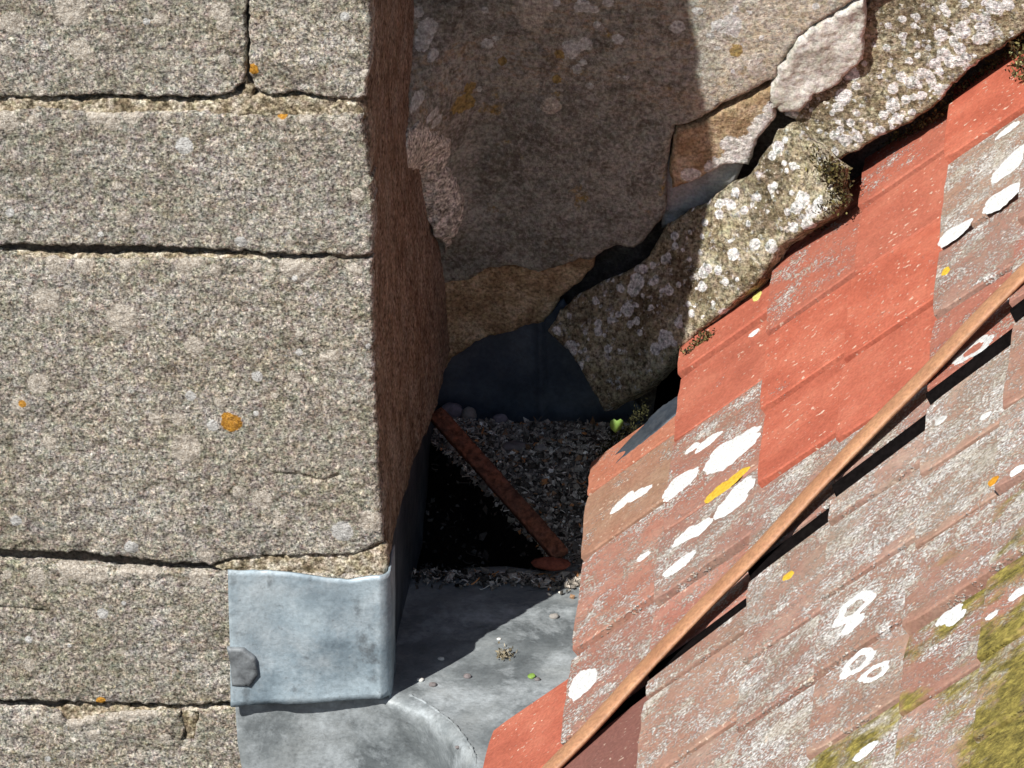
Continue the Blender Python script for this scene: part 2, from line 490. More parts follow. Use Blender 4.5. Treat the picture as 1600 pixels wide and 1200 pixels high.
def m_tile():
    m = NT('clay_tile')
    crust, moss, tan_, dark = m.attr('crust'), m.attr('moss'), m.attr('tan'), m.attr('dark')
    rnd = m.attr('tone')
    oi = m.nd('ShaderNodeObjectInfo')
    off = m.nd('ShaderNodeCombineXYZ')
    for k_ in range(3): m.put(off.inputs[k_], m.math('MULTIPLY', oi.outputs['Random'], 3.1+k_))
    add = m.nd('ShaderNodeVectorMath'); add.operation = 'ADD'
    m.put(add.inputs[0], m.pos); m.put(add.inputs[1], off.outputs[0])
    tpos = add.outputs[0]
    tc = m.nd('ShaderNodeTexCoord')
    ly = m.sep(tc.outputs['Object'])[1]
    edge = m.ramp(m.math('ADD', ly, m.math('MULTIPLY', m.math('SUBTRACT', m.noise(40, 3), .5), .5)), [(.02, .6), (.14, 1.)])
    crust = m.math('MULTIPLY', crust, edge)
    sl2 = m.nd('ShaderNodeMapping')
    m.put(sl2.inputs['Vector'], tpos)
    sl2.inputs['Rotation'].default_value = (0, radians(45), 0)
    sl2.inputs['Scale'].default_value = (.75, 1, 1)
    sl = sl2.outputs[0]
    c = m.ramp(m.noise(16, 4, .6), [(.36, (.345, .088, .052)), (.5, (.405, .11, .066)), (.64, (.45, .142, .088))])
    c = m.mix(m.ramp(m.noise(120, 3, .6), [(.60, 0.), (.72, .5)]), c, (.36, .09, .05))
    c = m.mix(dark, c, (.13, .062, .055))
    worn = m.ramp(m.noise(24, 4, .6, tpos), [(.36, (.27, .15, .118)), (.5, (.325, .20, .162)), (.64, (.37, .265, .215))])
    c = m.mix(m.math('MULTIPLY', m.ramp(m.attr('crust'), [(.60, 0.), (.80, 1.)]), m.math('SUBTRACT', 1.0, dark), True), c, worn)
    c = m.mix(m.math('MULTIPLY', tan_, m.ramp(m.noise(9, 3), [(.3, .6), (.6, 1.)]), True), c, m.ramp(m.noise(60, 4), [(.36, (.27, .20, .12)), (.64, (.38, .30, .20))]))
    c = m.mix(m.math('MULTIPLY', rnd, .6), c, (.25, .12, .09))
    # grey lichen crust
    f = m.math('ADD', m.math('MULTIPLY', m.noise(26, 4, .65, sl), .8), m.math('MULTIPLY', m.noise(360, 2, .6), .75))
    thr = m.math('SUBTRACT', 1.035, m.math('MULTIPLY', crust, .36))
    ms = m.math('MULTIPLY', m.math('SUBTRACT', f, thr), 9.0, True)
    lc = m.ramp(m.noise(330, 3, .7), [(.36, (.22, .205, .185)), (.49, (.45, .435, .415)), (.62, (.72, .72, .71))])
    lc = m.mix(m.ramp(m.noise(30, 4, .6, m.shift((3, 5, 1))), [(.45, 0.), (.62, .5)]), lc, (.36, .31, .22))
    c = m.mix(ms, c, lc)
    dirt = m.math('MULTIPLY', m.ramp(m.noise(12, 5, .7, m.shift((4, 2, 7))), [(.50, 0.), (.62, .65)]), m.ramp(m.attr('crust'), [(.6, 0.), (.8, 1.)]))
    c = m.mix(dirt, c, m.mix(.5, (.20, .165, .12), c))
    # dark pits of old crust
    pit = m.math('MULTIPLY', m.ramp(m.noise(130, 4, .75, m.shift((1, 5, 3))), [(.68, 0.), (.72, 1.)]), crust, True)
    c = m.mix(pit, c, (.05, .045, .04))
    c = m.mix(m.math('MULTIPLY', m.ramp(m.noise(420, 2, .6, tpos), [(.56, 0.), (.64, .75)]), ms), c, (.13, .115, .10))
    # white specks, also on clean tiles
    sp = m.math('MULTIPLY', m.ramp(m.noise(190, 2, .5, sl), [(.66, 0.), (.69, .85)]), m.ramp(m.noise(17, 3), [(.40, 0.), (.56, 1.)]))
    c = m.mix(sp, c, (.62, .50, .40))
    # olive moss
    mm = m.math('MULTIPLY', m.math('SUBTRACT', m.math('ADD', m.noise(15, 4, .65, sl), m.math('MULTIPLY', moss, .45)), .64), 7.0, True)
    mc = m.ramp(m.noise(110, 4, .7, sl), [(.3, (.06, .05, .014)), (.5, (.20, .165, .04)), (.7, (.36, .30, .075))])
    c = m.mix(m.math('MULTIPLY', mm, m.ramp(moss, [(0., 0.), (.15, 1.)])), c, mc)
    c = m.grain(c, 300, .17, .05)
    h = m.math('ADD', m.math('MULTIPLY', ms, 1.0), m.math('MULTIPLY', m.math('MULTIPLY', m.noise(260, 3, .7), ms), 1.3))
    n = m.bump(h, .0009, .8)
    n = m.bump(m.noise(60, 4, .6), .0025, .35, n)
    n = m.bump(m.noise(380, 2, .6), .0006, .5, n)
    return m.done(c, n, .85, .25)
def m_plain(name, col, rough=.9, spec=.2, grain=.3, scale=200, bd=.002, var=None):
    m = NT(name)
    c = col
    if var: c = m.ramp(m.noise(var[0], 4, .65), [(.35, col), (.65, var[1])])
    c = m.grain(c if var else m.mix(0.0, col, col), scale, grain, .05) if grain else c
    n = m.bump(m.noise(scale, 4, .65), bd, .7) if bd else None
    return m.done(c, n, rough, spec)
def m_vcol(name, rough=.9):
    m = NT(name)
    c = m.attr('tint', 'GEOMETRY', 'Color')
    c = m.grain(c, 400, .3)
    return m.done(c, m.bump(m.noise(350, 3, .7), .0015, .7), rough, .15)
def m_lichen(name, c0, c1, sc=300):
    m = NT(name)
    c = m.ramp(m.noise(sc, 4, .65), [(.32, c0), (.6, c1)])
    n = m.bump(m.noise(sc, 4, .7), .002, .7)
    return m.done(c, n, .95, .1)

M_STONE, M_SIDE, M_RENDER, M_FILLET, M_TILE = m_front_stone(), m_side_stone(), m_render(), m_fillet(), m_tile()
M_JOINT = m_mortar('buff_joint_mortar', (.17, .135, .085), (.37, .315, .225), (.58, .53, .44), 75, .6, .007)
M_BUFF = m_mortar('buff_bedding_mortar', (.27, .20, .12), (.44, .35, .22), (.56, .48, .33), 26, .5, .006)
M_CORE = m_mortar('old_core_mortar', (.06, .055, .05), (.10, .09, .08), (.15, .14, .125), 30)
M_GREY = m_mortar('grey_mortar', (.27, .28, .285), (.36, .375, .385), (.45, .46, .46), 25, .2, .002)
M_PALE = m_mortar('pale_lichened_mortar', (.36, .345, .30), (.50, .485, .44), (.60, .59, .55), 34, .3, .003)
M_SLIVER = m_mortar('brown_stone_sliver', (.24, .165, .095), (.37, .28, .175), (.46, .38, .27), 30, .45, .005, True)
M_CRUSTY = m_mortar('grey_crusted_mortar', (.30, .31, .27), (.60, .62, .56), (.80, .81, .77), 120, .7, .008)
M_LEAD = m_lead('bright_lead', (.15, .20, .24), (.26, .33, .38), (.38, .46, .51), .45, .55, .75)
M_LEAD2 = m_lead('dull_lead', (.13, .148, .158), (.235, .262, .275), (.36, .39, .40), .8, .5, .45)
M_LEAD3 = m_lead('dark_lead', (.06, .08, .11), (.095, .125, .165), (.14, .175, .22), .12, .5, .4)  # dark blue look of lead in shade, put into the colour
M_LEAD4 = m_lead('black_stained_lead', (.022, .03, .042), (.04, .052, .07), (.07, .085, .105), .1, .55, .3)  # shaded copy of the lead: shade put into its dark colour
M_CLIP = m_lead('clip_lead', (.06, .067, .075), (.11, .12, .13), (.18, .195, .205), .4)
M_CABLE = m_plain('copper_brown_sheath', (.43, .23, .125), .55, .35, .2, 260, .0006, (26, (.33, .165, .09)))
M_UNDERLAY_SHADE = m_plain('black_bitumen', (.006, .005, .005), .95, .0, .3, 150, .002)  # black for the underlay and for shade painted into the tile gap
M_RUST = m_plain('flaking_red_rust', (.24, .085, .045), .9, .15, .5, 170, .005, (26, (.13, .062, .045)))
M_BRICK = m_plain('brick_red', (.22, .065, .042), .9, .15, .3, 220, .003)
M_SOIL = m_plain('brown_leaf_mould', (.04, .035, .028), .95, .1, .8, 240, .010, (80, (.15, .135, .115)))
M_PIT_SHADE = m_plain('wet_black_silt', (.006, .005, .004), .8, .1, .5, 260, .004)  # near-black standing in for the deep shade of the pit
M_DEB = m_vcol('dry_litter')
M_PEB = m_plain('pale_pebble', (.30, .28, .26), .8, .2, .2, 200, .001)
M_LEAF = m_plain('fresh_green_leaf', (.20, .33, .07), .6, .3, .12, 300, .0006)
M_MOSS = m_vcol('dark_moss')
L_WHITE = m_lichen('white_lichen', (.42, .43, .42), (.78, .80, .80), 380)
L_GREY = m_lichen('grey_lichen', (.36, .36, .35), (.62, .63, .62))
L_CREAM = m_lichen('cream_lichen', (.40, .36, .31), (.68, .64, .58))
L_ORANGE = m_lichen('orange_lichen', (.38, .16, .015), (.62, .30, .03))
L_YELLOW = m_lichen('yellow_lichen', (.46, .28, .02), (.70, .46, .06))
L_LIME = m_lichen('lime_lichen', (.46, .44, .10), (.66, .63, .22))

# ------------------------------------------------------------------ lichen discs (shared meshes)
def disc_mesh(seed, ring=False, k=18, lob=.22, jit=.07):
    r = np.random.default_rng(seed)
    ph = r.uniform(0, 6.28, 6)
    ang = np.arange(k)*2*pi/k
    rad = 1+lob*(.5*np.sin(2*ang+ph[0])+.45*np.sin(3*ang+ph[1])+.4*np.sin(5*ang+ph[2]))+r.uniform(-jit, jit, k)
    V, F = [], []
    prof = [(1.0, -.3), (.97, .35), (.80, .55), (.45, .5)] if not ring else [(1.0, -.3), (.96, .4), (.76, .6), (.55, .1), (.48, -.3)]
    for q, z in prof:
        for i in range(k):
            V.append((rad[i]*q*cos(ang[i]), rad[i]*q*sin(ang[i]), z+r.uniform(-.06, .06)))
    for j in range(len(prof)-1):
        for i in range(k):
            F.append((j*k+i, j*k+(i+1) % k, (j+1)*k+(i+1) % k, (j+1)*k+i))
    if not ring: F.append(tuple((len(prof)-1)*k+i for i in range(k)))
    me = bpy.data.meshes.new('lichen_patch')
    me.from_pydata(V, [], F)
    me.polygons.foreach_set('use_smooth', [True]*len(F))
    return me
DISC = {}
def disc(mat, v, ring=False, k=18, lob=.22):
    key = (mat.name, v, ring, k, lob)
    if key not in DISC:
        me = disc_mesh(v*13+len(mat.name), ring, k, lob, .075 if k == 36 else .13)
        me.materials.append(mat)
        DISC[key] = me
    return DISC[key]
def lichen(parent, p, u, v, n, ru, rv, mat, var=0, ring=False, rot=0, th=.0012, lob=.22, k=18):
    uu = u*cos(rot)+v*sin(rot)
    vv = -u*sin(rot)+v*cos(rot)
    o = inst(disc(mat, var, ring, k, lob), 'lichen_patch', parent, p, np.stack([uu, vv, n], 1), (ru, rv, th))
    return o

# ================================================================== BUTTRESS (left)
butt = thing('stone_buttress', 'grey sandstone ashlar buttress with brown side face, left of the lead gutter', 'buttress', (-.25, .2, -.2))
def arris(z): return np.interp(z, [.2, .336, .666, .923, 1.3, 2], [.008, .006, -.004, -.005, -.006, -.006])
def st_relief(seed, a=.0016):
    def f(P, d):
        e = np.clip(1-d/.02, 0, 1)
        return -.0022*e*np.clip(fbm(P, 55, 3, seed+40)+.15, 0, 1)*2 + a*fbm(P*np.array([1, 1, 2.0]), 28, 3, seed+60)
    return f
STONES = [
    [(-420, -860), (574, -860), (574, -600), (-420, -602)], [(-420, -592), (100, -592), (100, -352), (-420, -352)], [(108, -592), (574, -592), (574, -352), (108, -352)],
    [(-420, -1400), (574, -1400), (574, -872), (-420, -870)],
    [(-420, -340), (250, -340), (251, -95), (-420, -98)],
    [(258, -340), (574, -340), (576, -98), (258, -94)],
    [(-420, -82), (383, -80), (384, 40), (385, 100), (380, 130), (366, 144), (330, 152), (240, 152), (140, 149), (0, 156), (-420, 152)],
    [(390, -80), (577, -80), (579, 40), (579, 90), (571, 130), (572, 150), (560, 155), (505, 154), (470, 146), (420, 150), (398, 142), (389, 118)],
    [(-420, 172), (0, 176), (60, 170), (150, 178), (310, 177), (380, 182), (465, 183), (566, 180), (567, 205), (576, 240), (581, 300), (582, 398), (560, 401), (440, 398), (300, 389), (60, 384), (0, 385), (-420, 376)],
    [(-420, 392), (0, 396), (60, 404), (120, 407), (300, 405), (440, 409), (581, 407), (582, 500), (585, 600), (590, 690), (592, 745), (596, 800), (599, 852), (560, 866), (500, 868), (390, 871), (360, 875), (330, 884), (270, 882), (190, 872), (110, 865), (40, 866), (0, 861), (-420, 856)],
    [(-420, 880), (0, 878), (60, 880), (130, 886), (230, 892), (310, 894), (600, 900), (604, 1096), (372, 1098), (300, 1106), (200, 1101), (90, 1098), (0, 1095), (-420, 1088)],
    [(-420, 1106), (0, 1106), (90, 1112), (104, 1128), (120, 1128), (165, 1116), (280, 1112), (289, 1138), (286, 1158), (304, 1160), (306, 1140), (309, 1116), (380, 1108), (600, 1108), (602, 1300), (-420, 1300)],
    [(-420, 1312), (602, 1312), (604, 1560), (-420, 1560)],
]
CR = {9: [([(430, 742), (470, 746), (500, 750), (530, 742)], .0025, .003)],
      10: [([(-100, 948), (0, 950), (75, 956)], .0015, .003)]}
# lichen on the ashlar: pixel, radius mm, kind
STL = [(72, 467, 16, 0), (190, 497, 19, 0), (303, 540, 12, 0), (288, 228, 11, 2),
        (402, 588, 7, 2), (298, 618, 7, 2), (345, 628, 8, 0), (376, 532, 6, 0), (290, 700, 19, 0),
        (280, 656, 9, 0), (60, 600, 14, 0), (33, 634, 12, 0), (362, 660, 13, 1), (356, 652, 8, 1), (78, 692, 9, 0),
        (455, 418, 14, 0), (287, 418, 11, 0), (130, 413, 12, 0), (345, 18, 12, 0), (350, 38, 10, 0),
        (110, 15, 20, 0), (20, 35, 14, 0), (125, 78, 13, 0), (535, 830, 14, 2), (580, 815, 15, 0),
        (410, 780, 13, 0), (375, 768, 9, 0), (460, 590, 8, 0), (520, 555, 9, 0), (440, 175, 9, 1),
        (205, 182, 10, 0), (175, 175, 9, 0), (230, 890, 14, 0), (110, 888, 16, 0), (310, 905, 12, 0), (35, 630, 5, 1),
        (395, 108, 7, 1), (158, 1095, 6, 1), (205, 855, 9, 2), (320, 866, 10, 0), (255, 1028, 7, 0), (250, 30, 8, 0)]
_r = np.random.default_rng(77)
STL = [(x, y, r*.00074, c) for x, y, r, c in STL] + [(x, y, _r.uniform(.002, .0065), 0 if _r.random() < .8 else 2) for x, y in zip(_r.uniform(-60, 590, 70), _r.uniform(0, 1200, 70))]\
    + [(x, y+_r.uniform(-6, 10), _r.uniform(.004, .010), 0) for y in (186, 412, 896, 1116) for x in _r.uniform(0, 580, 9)]
for i, px in enumerate(STONES):
    vis = 6 <= i <= 11
    sb = slab('stone_block', px, FRONT, M_STONE, butt, .03, .0021 if vis else .010, .0021, 190, 3, .0019, 170, .0028, i*7+1,
              st_relief(i*7), CR.get(i, ()), spots=STL if vis else ())
    sb['tone'] = float(_r.uniform(0, 1))
# core of the wall seen deep in the joints
def box(name, x0, x1, y0, y1, z0, z1, mat, parent=None):
    V = [(x, y, z) for z in (z0, z1) for y in (y0, y1) for x in (x0, x1)]
    F = [(0, 2, 3, 1), (4, 5, 7, 6), (0, 1, 5, 4), (2, 6, 7, 3), (0, 4, 6, 2), (1, 3, 7, 5)]
    return mk(name, V, F, mat, parent, False)
box('masonry_core', -.62, -.012, .014, .62, -.2, 1.85, M_CORE, butt)
# mortar left in the joints
FJ = back(FRONT, .0055)
for k, px in enumerate([
    [(-420, 156), (60, 152), (130, 158), (150, 152), (240, 156), (330, 158), (375, 146), (386, 120), (396, 150), (470, 150), (560, 158), (570, 186), (460, 186), (380, 184), (150, 181), (0, 179), (-420, 176)],
    [(-420, 384), (0, 392), (120, 400), (330, 398), (400, 400), (436, 404), (438, 412), (300, 410), (120, 410), (0, 400), (-420, 396)],
    [(330, 886), (360, 876), (395, 868), (500, 864), (560, 862), (598, 850), (603, 858), (606, 900), (600, 905), (470, 906), (420, 898), (355, 897)],
    [(85, 1108), (110, 1098), (200, 1104), (205, 1116), (150, 1124), (125, 1134), (104, 1132)],
    [(282, 1108), (300, 1104), (312, 1120), (310, 1140), (304, 1160), (286, 1158), (282, 1140)],
    [(200, 1106), (372, 1104), (372, 1114), (200, 1114)]]):
    slab('mortar_joint', px, back(FRONT, .004) if k == 2 else FJ, M_JOINT, butt, .012, .0022, .0048, 95, 4, .0024, 140, .003, 90+k)
# flank in shade
SIDE = (np.array([0, 0, 0]), np.array([1., 0, 0]))
def side_h(P, d):
    y, z = P[:, 1], P[:, 2]
    x = arris(z)-.001
    x = x + .013*sstep((y-.15)/.3)*sstep((.62-z)/.2) - .004*sstep((.02-y)/.02)
    x = x + .0035*fbm(P*np.array([1, 1, .25]), 26, 3, 71) + .0026*fbm(P*np.array([1, 1, .5]), 70, 3, 72)*.6
    return x
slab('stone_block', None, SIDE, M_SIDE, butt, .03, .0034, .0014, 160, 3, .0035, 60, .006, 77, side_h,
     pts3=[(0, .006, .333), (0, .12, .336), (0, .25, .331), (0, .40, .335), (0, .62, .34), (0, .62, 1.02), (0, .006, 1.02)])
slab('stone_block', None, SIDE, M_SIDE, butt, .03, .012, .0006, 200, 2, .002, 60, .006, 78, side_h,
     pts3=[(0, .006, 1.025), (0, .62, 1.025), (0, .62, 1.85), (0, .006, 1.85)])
# ================================================================== BACK WALL
wall = thing('rendered_wall', 'recessed stone wall with flaking dark render, behind the buttress', 'wall', (.5, .7, -.2))
WB = back(WALL, .045)
slab('masonry_core', None, WB, M_CORE, wall, .08, .02, .004, 30, 2, 0, 50, .003, 5,
     pts3=[WB[0]+np.array([x, .21*-(z-.78), z-.78]) for x, z in ((-.02, -.1), (1.5, -.1), (1.5, 1.5), (-.02, 1.5))])
def corner_lump(P, d):
    x, z = P[:, 0], P[:, 2]
    lump = .085*np.exp(-((z-.665)/.05)**2)*np.exp(-np.clip(x+.004, 0, 1)/.02)
    lump = lump + .03*sstep((.055-x)/.05)*sstep((.80-z)/.1)*sstep((z-.47)/.06)
    return lump + .004*fbm(P, 22, 3, 33)
WSP = [(x, y, r*.00062, 2) for x, y, r in [(762, 68, 9), (775, 60, 5), (893, 78, 17), (912, 70, 12), (902, 110, 8), (912, 98, 7), (922, 133, 7), (966, 62, 9), (1058, 42, 13), (978, 120, 6), (966, 120, 4), (910, 10, 13), (928, 15, 9), (950, 3, 9), (758, 14, 6), (670, 30, 15), (664, 45, 12), (680, 62, 8),
                  (662, 98, 10), (684, 130, 8), (690, 145, 8), (932, 40, 7), (1090, 15, 8), (1118, 40, 9), (1110, 55, 7), (1150, 15, 6), (1190, 60, 5), (1145, 110, 5), (750, 135, 5), (655, 10, 9), (870, 5, 7), (1170, 20, 5), (1275, 8, 6), (1120, 75, 4)]]
WSP += [(725, 148, .010, 1), (732, 152, .007, 1), (875, 85, .006, 1), (785, 95, .005, 1), (1150, 78, .007, 1), (735, 130, .006, 1), (870, 125, .005, 1), (830, 20, .018, 0), (845, 10, .012, 0), (860, 165, .010, 0), (1180, 105, .01, 0), (1110, 60, .014, 0), (1140, 40, .012, 2)]
slab('render_patch', [(630, -420), (1800, -420), (1420, -60), (1345, -4), (1300, 28), (1252, 60), (1226, 96), (1214, 128), (1172, 146), (1130, 165), (1096, 189), (1054, 200),
     (1047, 235), (1040, 258), (1041, 318), (1035, 344), (1010, 374), (990, 392), (966, 386), (945, 394), (922, 411), (906, 408), (880, 420),
     (842, 430), (800, 418), (762, 424), (735, 440), (700, 446), (640, 446)], WALL, M_RENDER, wall, .03, .0036, .0012, 150, 3, .002, 80, .006, 21,
     corner_lump, spots=WSP, cracks=[([(1345, 0), (1255, 58), (1215, 130)], .0015, .003), ([(1040, 240), (1022, 262), (1036, 280)], .002, .003)])
slab('stone_piece', [(1056, 204), (1098, 193), (1134, 170), (1214, 134), (1205, 160), (1214, 184), (1186, 216), (1168, 262), (1152, 258), (1130, 261), (1090, 282), (1052, 298), (1044, 262), (1049, 236)],
     back(WALL, .002), M_SLIVER, wall, .03, .0028, .001, 160, 3, .0018, 90, .004, 23,
     spots=[(1195, 205, .016, 2), (1175, 235, .018, 2), (1150, 250, .016, 2), (1208, 172, .010, 2), (1200, 190, .012, 2), (1120, 262, .012, 2), (1080, 275, .010, 2), (1140, 225, .010, 2)])
slab('grey_mortar_bed', [(1034, 250), (1140, 240), (1160, 262), (1150, 285), (1100, 330), (1034, 360)], back(WALL, .012), M_GREY, wall, .03, .005, .0008, 60, 2, .001, 60, .004, 24,
     None, [([(1044, 255), (1042, 300), (1046, 345)], .002, .005), ([(1042, 338), (1090, 334)], .002, .004)])
slab('mortar_bed', [(1224, 168), (1205, 150), (1222, 90), (1330, 0), (1480, -130), (1480, 0), (1345, 130), (1290, 165), (1250, 168)], back(WALL, .022), M_SLIVER, wall, .02, .005, .001, 100, 2, .001, 60, .004, 28)
slab('buff_mortar', [(640, 430), (760, 415), (935, 398), (925, 425), (900, 448), (878, 468), (862, 492), (848, 512), (822, 514), (796, 526), (770, 530), (738, 545), (708, 562), (690, 588), (640, 620)],
     back(WALL, .012), M_BUFF, wall, .03, .003, .0018, 110, 3, .002, 90, .006, 25, lambda P, d: .006*fbm(P, 20, 2, 7))
slab('corner_mortar', [(646, 120), (668, 128), (690, 175), (704, 200), (706, 225), (700, 245), (716, 285), (726, 318), (722, 345), (706, 372), (698, 400), (690, 372), (668, 310), (642, 226)],
     (WALL[0]+WALL[1]*.009, WALL[1]), M_CRUSTY, wall, .02, .0024, .0045, 120, 3, .003, 120, .004, 26, corner_lump)
# ================================================================== LEAD
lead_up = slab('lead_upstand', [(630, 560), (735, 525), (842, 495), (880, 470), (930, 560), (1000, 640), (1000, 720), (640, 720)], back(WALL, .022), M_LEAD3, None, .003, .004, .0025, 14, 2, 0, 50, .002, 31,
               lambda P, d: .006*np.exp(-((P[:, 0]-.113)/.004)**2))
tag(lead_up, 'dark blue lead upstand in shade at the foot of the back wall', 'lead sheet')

def sheet(name, px, depth, mat, parent=None, res=9.0, thick=.003, seed=0, amp=.001, freq=20):
    """a bent lead sheet: outline and grid on the surface given by depth(x, y) -> point"""
    px = np.array(px, float)
    bd = resample(px, res)
    lo, hi = bd.min(0), bd.max(0)
    gx, gy = np.meshgrid(np.arange(lo[0], hi[0], res), np.arange(lo[1], hi[1], res))
    g = np.stack([gx.ravel(), gy.ravel()], 1)
    g = g[inpoly(g, bd)]
    g = g[segdist(g, bd) > res*.5]
    nb = len(bd)
    co, _, fc, *_ = delaunay_2d_cdt([Vector(p) for p in np.concatenate([bd, g])], [(i, (i+1) % nb) for i in range(nb)], [], 1, 1e-6)[:6]
    co = np.array([tuple(c) for c in co])
    P = np.array([depth(x, y) for x, y in co])
    P = P + (amp*fbm(P, freq, 3, seed))[:, None]*np.array([-.1, -.5, .8])
    nf = len(P)
    F = []
    for f in fc:
        a, b, c = co[f[0]], co[f[1]], co[f[2]]
        s = (b[0]-a[0])*(c[1]-a[1])-(c[0]-a[0])*(b[1]-a[1])
        F.append(tuple(f) if s < 0 else tuple(f[::-1]))
    o = mk(name, P, F, mat, parent)
    md = o.modifiers.new('thickness', 'SOLIDIFY')
    md.thickness = thick
    md.offset = -1
    return o
UPST = (np.array([0, -.006, 0]), np.array([0, -1., 0]))
def gutter_pt(x, y):
    f = hit(x, y, FLOOR)
    X = f[0]
    if y > 1060:
        u = hit(x, y, UPST)
        xs = np.interp(y, [1060, 1085, 1130, 1180, 1290], [610, 640, 705, 742, 790])
        w = sstep((x-(xs-100))/105.0)
        p = u*(1-w)+f*w
        ridge = .0018*math.exp(-((x-xs)/4.0)**2)*sstep((y-1085)/20)
        p = p + np.array([0, 0, ridge])
    else:
        p = f.copy()
    rise = max(0, X-.175)
    return p + np.array([0, 0, 0.0])
def on_gutter(x, y):
    p = np.asarray(gutter_pt(x, y), float)
    return p + float(fbm([p], 16, 3, 41)[0])*.0035*np.array([-.1, -.5, .8])
gut = sheet('lead_gutter', [(366, 1075), (612, 1060), (604, 896), (640, 890), (690, 898), (730, 886), (790, 884), (850, 892), (900, 872), (990, 880), (960, 1040), (930, 1300), (930, 1480), (390, 1480), (384, 1300), (380, 1215), (371, 1160)], gutter_pt, M_LEAD2, None, 7.0, .003, 41, .0035, 16)
tag(gut, 'dull grey lead sheet lining the gutter below the tile eaves', 'lead gutter')

sp_ = [(640, 1086), (662, 1096), (686, 1112), (708, 1132), (724, 1150), (737, 1170), (743, 1186), (748, 1240), (760, 1290)]
sx = np.interp(np.linspace(0, 8, 70), range(9), [p[0] for p in sp_])
sy = np.interp(np.linspace(0, 8, 70), range(9), [p[1] for p in sp_])
V, F = [], []
for k in range(70):
    c = on_gutter(sx[k], sy[k])
    r_ = .0010*(1+.3*math.sin(k*2.1)+.35*math.sin(k*.9+1))
    t_ = nrm(on_gutter(sx[min(k+1, 69)], sy[min(k+1, 69)])-on_gutter(sx[max(k-1, 0)], sy[max(k-1, 0)]))
    sd_ = nrm(np.cross(t_, (0, -.4, .9)))
    up3 = np.cross(sd_, t_)
    for q in range(6): V.append(c+(sd_*cos(q*pi/3)*1.5+up3*sin(q*pi/3))*r_)
F = [(k*6+q, k*6+(q+1) % 6, (k+1)*6+(q+1) % 6, (k+1)*6+q) for k in range(69) for q in range(6)]
mk('welded_seam', V, F, M_LEAD2, gut)
# cover flashing wrapped round the buttress foot
flash = thing('lead_flashing', 'pale blue-grey lead cover flashing wrapped round the buttress foot', 'flashing', (-.07, -.012, .19))
V, F = [], []
path = [(-.147+.155*t, -.012) for t in np.linspace(0, .93, 44)]
cx, cy, cr_ = -.002, -.0005, .0125
path += [(cx+cr_*sin(a), cy-cr_*cos(a)) for a in np.linspace(.15, pi/2, 10)]
path += [(cx+cr_-.002*(t/.05), cy+t) for t in np.linspace(.004, .055, 8)]
NP, NZ = len(path), 26
for i, (x, y) in enumerate(path):
    s = i/(NP-1)
    t = x if i < 44 else .0
    if i < 50:
        zt = .3355-.006*sstep((x+.09)/.06)+.006*sstep((x+.03)/.03)
        zb = np.interp(x, [-.147, -.10, .0, .012], [.188, .193, .2035, .2065])
    else:
        zt, zb = .336, .196
    for j in range(NZ):
        w = j/(NZ-1)
        z = zb+(zt-zb)*w
        q = np.array([[x*1.0, y*1.0, z]])
        dn = .0022*float(fbm(q, 24, 2, 55)[0]) + .004*(1-w)**6*(1 if i < 50 else 0) + (.0015 if i < 44 else 0)*sin(x*70)
        if i < 50 and j in (0, NZ-1): z += .0012*float(fbm(q, 130, 3, 56)[0])
        if i < 44: V.append((x+(.004*(1-w)**1.0*0), y-dn-.002, z))
        else:
            a = min(1, max(0, (i-44)/9))
            V.append((x+dn*a*.6, y-dn*(1-a)-.002*(1-a), z))
for i in range(NP-1):
    for j in range(NZ-1):
        a = i*NZ+j
        F.append((a, a+NZ, a+NZ+1, a+1))
fo = mk('cover_sheet', V, F, M_LEAD, flash)
md = fo.modifiers.new('thickness', 'SOLIDIFY'); md.thickness = .0025; md.offset = -1
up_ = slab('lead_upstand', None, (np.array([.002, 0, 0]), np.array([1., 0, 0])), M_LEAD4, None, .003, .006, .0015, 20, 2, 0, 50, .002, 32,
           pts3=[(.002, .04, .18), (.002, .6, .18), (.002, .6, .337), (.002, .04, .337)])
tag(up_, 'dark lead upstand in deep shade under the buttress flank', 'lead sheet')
CL = (np.array([0, -.0185, 0]), np.array([0, -1., 0]))
slab('fixing_clip', [(354, 1013), (380, 1015), (398, 1030), (403, 1056), (391, 1074), (362, 1073), (360, 1040)], CL, M_CLIP, flash, .0045, .0022, .0006, 60, 2, .0003, 100, .0015, 47)

